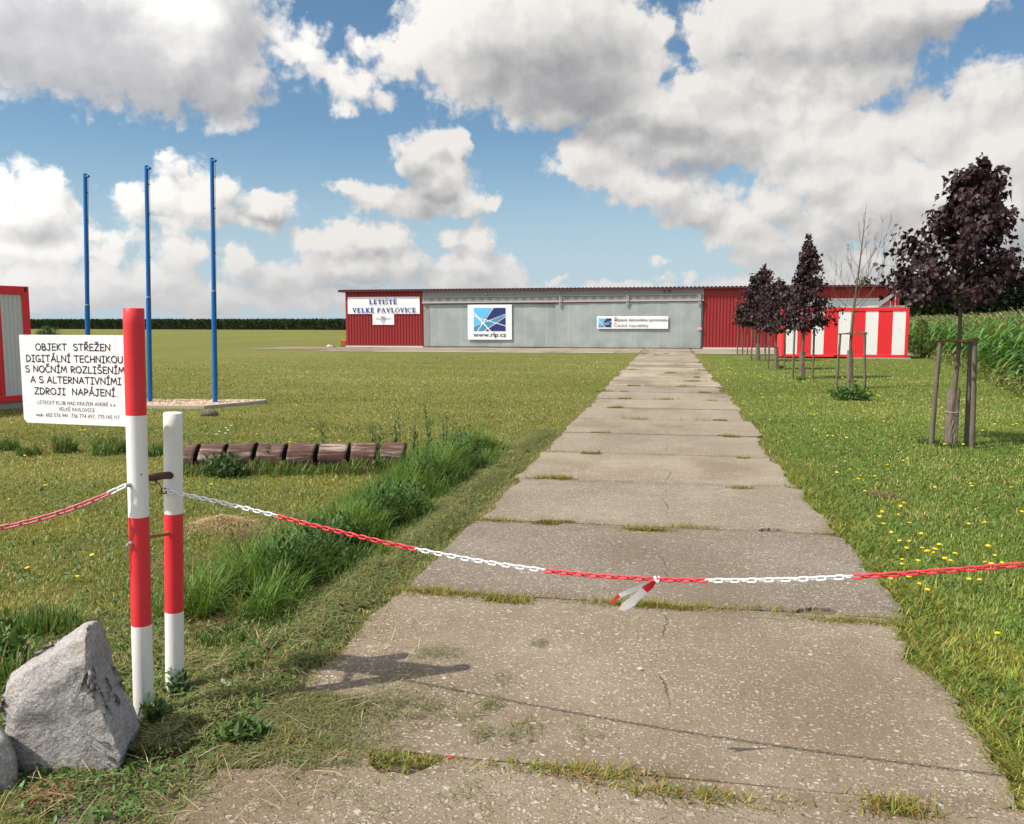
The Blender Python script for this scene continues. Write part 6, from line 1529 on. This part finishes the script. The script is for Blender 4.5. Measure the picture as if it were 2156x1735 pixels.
# ================================================================== CORN
def corn_arrays(pos, hs, nl, seg, leafw=.10, az0=None, detail=True):
    """stalk strips, arching leaves and tassels for many plants at once: three mesh part tuples"""
    leaves, stalks, tass = [], [], []
    N = len(pos)
    for k in range(nl):
        t = (k + .6) / nl; z = hs * (.10 + .78 * t); L_ = hs * (.30 + .14 * math.sin(math.pi * min(1, t * 1.1))) * rng.uniform(.8, 1.2, N); az = (az0 if az0 is not None else 0) + k * math.pi + rng.normal(0, .55, N)
        d = np.stack([np.cos(az), np.sin(az), np.zeros(N)], -1); s_ = np.stack([-np.sin(az), np.cos(az), np.zeros(N)], -1); drop = rng.uniform(.7, 1.35, N)
        rows = []
        for i in range(seg + 1):
            u = i / seg; r_ = L_ * (u * .85); zz = z + L_ * (.55 * u - drop * .75 * u * u); w = leafw * hs / 2.1 * (math.sin(math.pi * min(1, .18 + u * .82))**.7) * (1 if i < seg else .1) * .5
            p = pos + d * r_[:, None]; p[:, 2] = pos[:, 2] + zz; tw = .3 * u
            wv = w[:, None]; lift_ = np.array([[0, 0, .5]]) * wv; rows += [p - s_ * wv + lift_, p + s_ * wv + lift_]
        v = np.stack(rows, 1).reshape(-1, 3); K = 2 * (seg + 1); fl = np.concatenate([[2*i, 2*i+1, 2*i+3, 2*i+2] for i in range(seg)])
        col = np.array([.082, .185, .032])[None] * rng.uniform(.65, 1.4, (N, 1)) * np.array([1, 1, 1])[None]; yel = rng.random(N) < (.10 + .35 * (t < .18)); col[yel] = np.array([.22, .23, .055]) * rng.uniform(.7, 1.2, (yel.sum(), 1))
        leaves.append((v, (fl[None] + (np.arange(N) * K)[:, None]).ravel(), (np.arange(seg)[None] * 4 + (np.arange(N) * 4 * seg)[:, None]).ravel(), np.repeat(col, K, axis=0)))
    r0 = .013
    tv = [(r0 * math.cos(a) * q, r0 * math.sin(a) * q, z) for z, q in ((0, 1.1), (.9, .6)) for a in (0, 2.09, 4.19)]; tf = [(0,1,4,3),(1,2,5,4),(2,0,3,5)]
    A = np.tile(np.eye(3)[None], (N, 1, 1)); A[:, 2, 2] = hs; v, l, s, c = stamp(tv, tf, A, pos, np.tile(np.array([[.07, .11, .03]]), (N, 1))); stalks.append((v, l, s, c))
    tt = []
    for a in range(6):
        x, y = math.cos(a * 1.05), math.sin(a * 1.05); e = .05 if a else .0; tt.append([(-.004 * y, .004 * x, 0), (.004 * y, -.004 * x, 0), (x * e * 1.6 + .004 * y, y * e * 1.6, .09), (x * e * 2.6, y * e * 2.6, .15 - .03 * (a > 0) + .03 * (a == 0))])
    tv = [p for q in tt for p in q]; tf = [(4*a, 4*a+1, 4*a+2, 4*a+3) for a in range(6)]
    A = rotz(rng.uniform(0, 6.28, N)) * 1.7; p2 = pos.copy(); p2[:, 2] += hs * .88; tass.append(stamp(tv, tf, A, p2, np.array([.20, .20, .07])[None] * rng.uniform(.7, 1.2, (N, 1))))
    return leaves, stalks, tass
edge_pts = np.array([[6.9, 15.0], [8.75, 23.2], [9.9, 29.0], [11.7, 36.9], [14.0, 54.0], [15.3, 62.0], [18.5, 78.0]])
def edge_x(y): return np.interp(y, edge_pts[:, 1], edge_pts[:, 0])
# proto plants
protos = []
for k in range(6):
    hs = np.array([2.10]); lv_, st_, ta_ = corn_arrays(np.zeros((1, 3)), hs, 12, 5, az0=np.array([rng.uniform(0, 6.28)]))
    v, l, s, c = merge(st_); o = np_mesh('corn_plant', v, l, s, M['corn'], c)
    v, l, s, c = merge(lv_); f = np_mesh('foliage', v, l, s, M['corn'], c, o, smooth=True)
    v, l, s, c = merge(ta_); g_ = np_mesh('tassel', v, l, s, M['corn'], c, o)
    protos.append((o, f, g_))
cand = []
for row in range(14):
    y = 19.0
    while y < 62:
        cand.append((edge_x(y) + .25 + row * .75 + random.uniform(-.12, .12), y + random.uniform(-.06, .06), row)); y += .21 + .10 * random.random()
def seen_weight(c):
    d = math.hypot(c[0], c[1]); az = math.degrees(math.atan2(c[0], c[1])) + math.degrees(YAW)
    return d + c[2] * 6.5 + (60 if az > 31.5 else 0)
cand.sort(key=seen_weight)
NCORN = 296
used = [False] * 6
for i, (x, y, row) in enumerate(cand[:NCORN]):
    k = i % 6; P_ = protos[k]
    if not used[k]: o = P_[0]; used[k] = True
    else:
        o = P_[0].copy(); COL.objects.link(o)
        for ch in P_[1:]: q = ch.copy(); COL.objects.link(q); q.parent = o
    o.location = (x, y, 0); o.rotation_euler = (random.uniform(-.05, .05), random.uniform(-.05, .05), random.uniform(0, 6.28)); s_ = random.uniform(.86, 1.06) * (.80 if row == 0 and random.random() < .5 else 1) ; o.scale = (s_,) * 3
    tag(o, 'green corn plant at the near edge of the field right of the trees', 'corn plant', 'corn plants at the field edge')
rest = [(x, y) for x, y, r0_ in cand[NCORN:]]
yy = rng.uniform(19, 75, 2600); xx = edge_x(yy) + 10.5 + rng.random(2600)**1.3 * 26
rest = np.concatenate([np.array(rest), np.stack([xx, yy], -1), np.stack([edge_x(np.linspace(62, 78, 120)) + rng.uniform(.2, 4, 120), np.linspace(62, 78, 120)], -1)])
pos = np.concatenate([rest, np.zeros((len(rest), 1))], 1)
lv_, st_, ta_ = corn_arrays(pos, 2.08 * rng.uniform(.9, 1.1, len(pos)), 8, 3, .085)
v, l, s, c = merge(lv_ + st_ + ta_); tag(np_mesh('corn_field', v, l, s, M['corn'], c, smooth=True), 'rest of the corn field behind its near edge', kind='stuff')
# weeds at the foot of the corn
N = 9000; y = rng.uniform(19, 50, N); x = edge_x(y) + rng.normal(-.12, .22, N); pos = np.stack([x, y, np.abs(rng.normal(.08, .12, N))], -1)
v, l, s, c = leaf_cloud(pos, rng.uniform(.05, .14, N), np.array([.17, .195, .055])[None] * rng.uniform(.5, 1.4, (N, 1)))
tag(np_mesh('field_edge_weeds', v, l, s, M['leaf'], c), 'pale weeds along the foot of the corn', kind='stuff')
# far corn field across the meadow
a, b = np.array([-215.0, 207.0]), np.array([120.0, 155.0]); N = 15000; t_ = rng.random(N); row = rng.random(N)**2 * 9; nrm_ = np.array([.153, .988])
q = a[None] + (b - a)[None] * t_[:, None] + nrm_[None] * row[:, None]; hh = 2.72 * rng.uniform(.86, 1.08, N)
lv_ = []
for k in range(5):
    az = rng.uniform(0, 6.28, N); z = hh * (.15 + .16 * k + rng.uniform(-.05, .05, N)); L_ = rng.uniform(.55, .85, N); d = np.stack([np.cos(az), np.sin(az)], -1); p = np.concatenate([q, z[:, None]], 1)
    tip = p.copy(); tip[:, :2] += d * L_[:, None] * .8; tip[:, 2] += L_ * .15; md = p.copy(); md[:, :2] += d * L_[:, None] * .4; md[:, 2] += L_ * .45
    v = np.stack([p - np.array([0, 0, .12]), p + np.array([0, 0, .06]), md, tip], 1).reshape(-1, 3); lv_.append((v, (np.array([0,2,1, 0,3,2])[None] + (np.arange(N)*4)[:, None]).ravel(), (np.array([0,3])[None] + (np.arange(N)*6)[:, None]).ravel(), np.repeat(np.array([.030, .052, .020])[None] * rng.uniform(.5, 1.5, (N, 1)), 4, axis=0)))
p = np.concatenate([q, np.zeros((N, 1))], 1); sd = rng.normal(0, .25, (N, 2)); v = np.stack([p + np.array([-.05, 0, 0]), p + np.array([.05, 0, 0]), p + np.stack([sd[:, 0] * .2, sd[:, 1] * .2, hh], -1)], 1).reshape(-1, 3)
lv_.append((v, np.arange(3 * N), np.arange(N) * 3, np.repeat(np.array([.040, .055, .022])[None] * rng.uniform(.5, 1.4, (N, 1)), 3, axis=0)))
# canopy behind the front rows
m_ = 400; t2_ = np.linspace(0, 1, m_); ve = []
for off, z in ((7.0, 2.0), (80.0, 2.0)):
    pt = a[None] + (b - a)[None] * t2_[:, None] + nrm_[None] * off; ve.append(np.concatenate([pt, np.full((m_, 1), z) + rng.uniform(-.15, .15, (m_, 1))], 1))
v = np.concatenate(ve); lo_ = np.concatenate([[i, i+1, m_+i+1, m_+i] for i in range(m_ - 1)]); lv_.append((v, lo_, np.arange(m_ - 1) * 4, np.tile(np.array([[.035, .055, .02]]), (2 * m_, 1))))
v, l, s, c = merge(lv_); tag(np_mesh('far_corn_field', v, l, s, M['dark_leaf'], c), 'dark corn field along the far side of the meadow', kind='stuff')

# ================================================================== WOOD FAR RIGHT
parts = []; r_ = random.Random(12); tr = MB()
for i in range(40):
    u = i / 39; x = 17 + u * 74 + r_.uniform(-2, 2); y = 92 - u * 8 + r_.uniform(-5, 7); h = 5.4 + 4.6 * min(1, u * 1.5) * r_.uniform(.7, 1.1); rx = r_.uniform(2.4, 3.8)
    N = 2000; uu = rng.normal(0, 1, (N, 3)); uu /= np.linalg.norm(uu, axis=1)[:, None]; rad = rng.random(N)**.4; lob = 1 + .3 * np.sin(uu[:, 0] * 6 + i) * np.cos(uu[:, 2] * 5 + i * 2)
    pos = uu * (rad * lob)[:, None] * np.array([rx, rx, h * .46])[None] + np.array([x, y, h * .54])[None]; pos[:, 2] = np.maximum(pos[:, 2], .2)
    cols = np.array([.020, .036, .013])[None] * rng.uniform(.4, 1.6, (N, 1)) * r_.uniform(.8, 1.2); parts.append(leaf_cloud(pos, rng.uniform(.35, .75, N), cols, .5))
v, l, s, c = merge(parts); tag(np_mesh('woodland', v, l, s, M['dark_leaf'], c), 'dark wood beyond the corn field', kind='stuff')
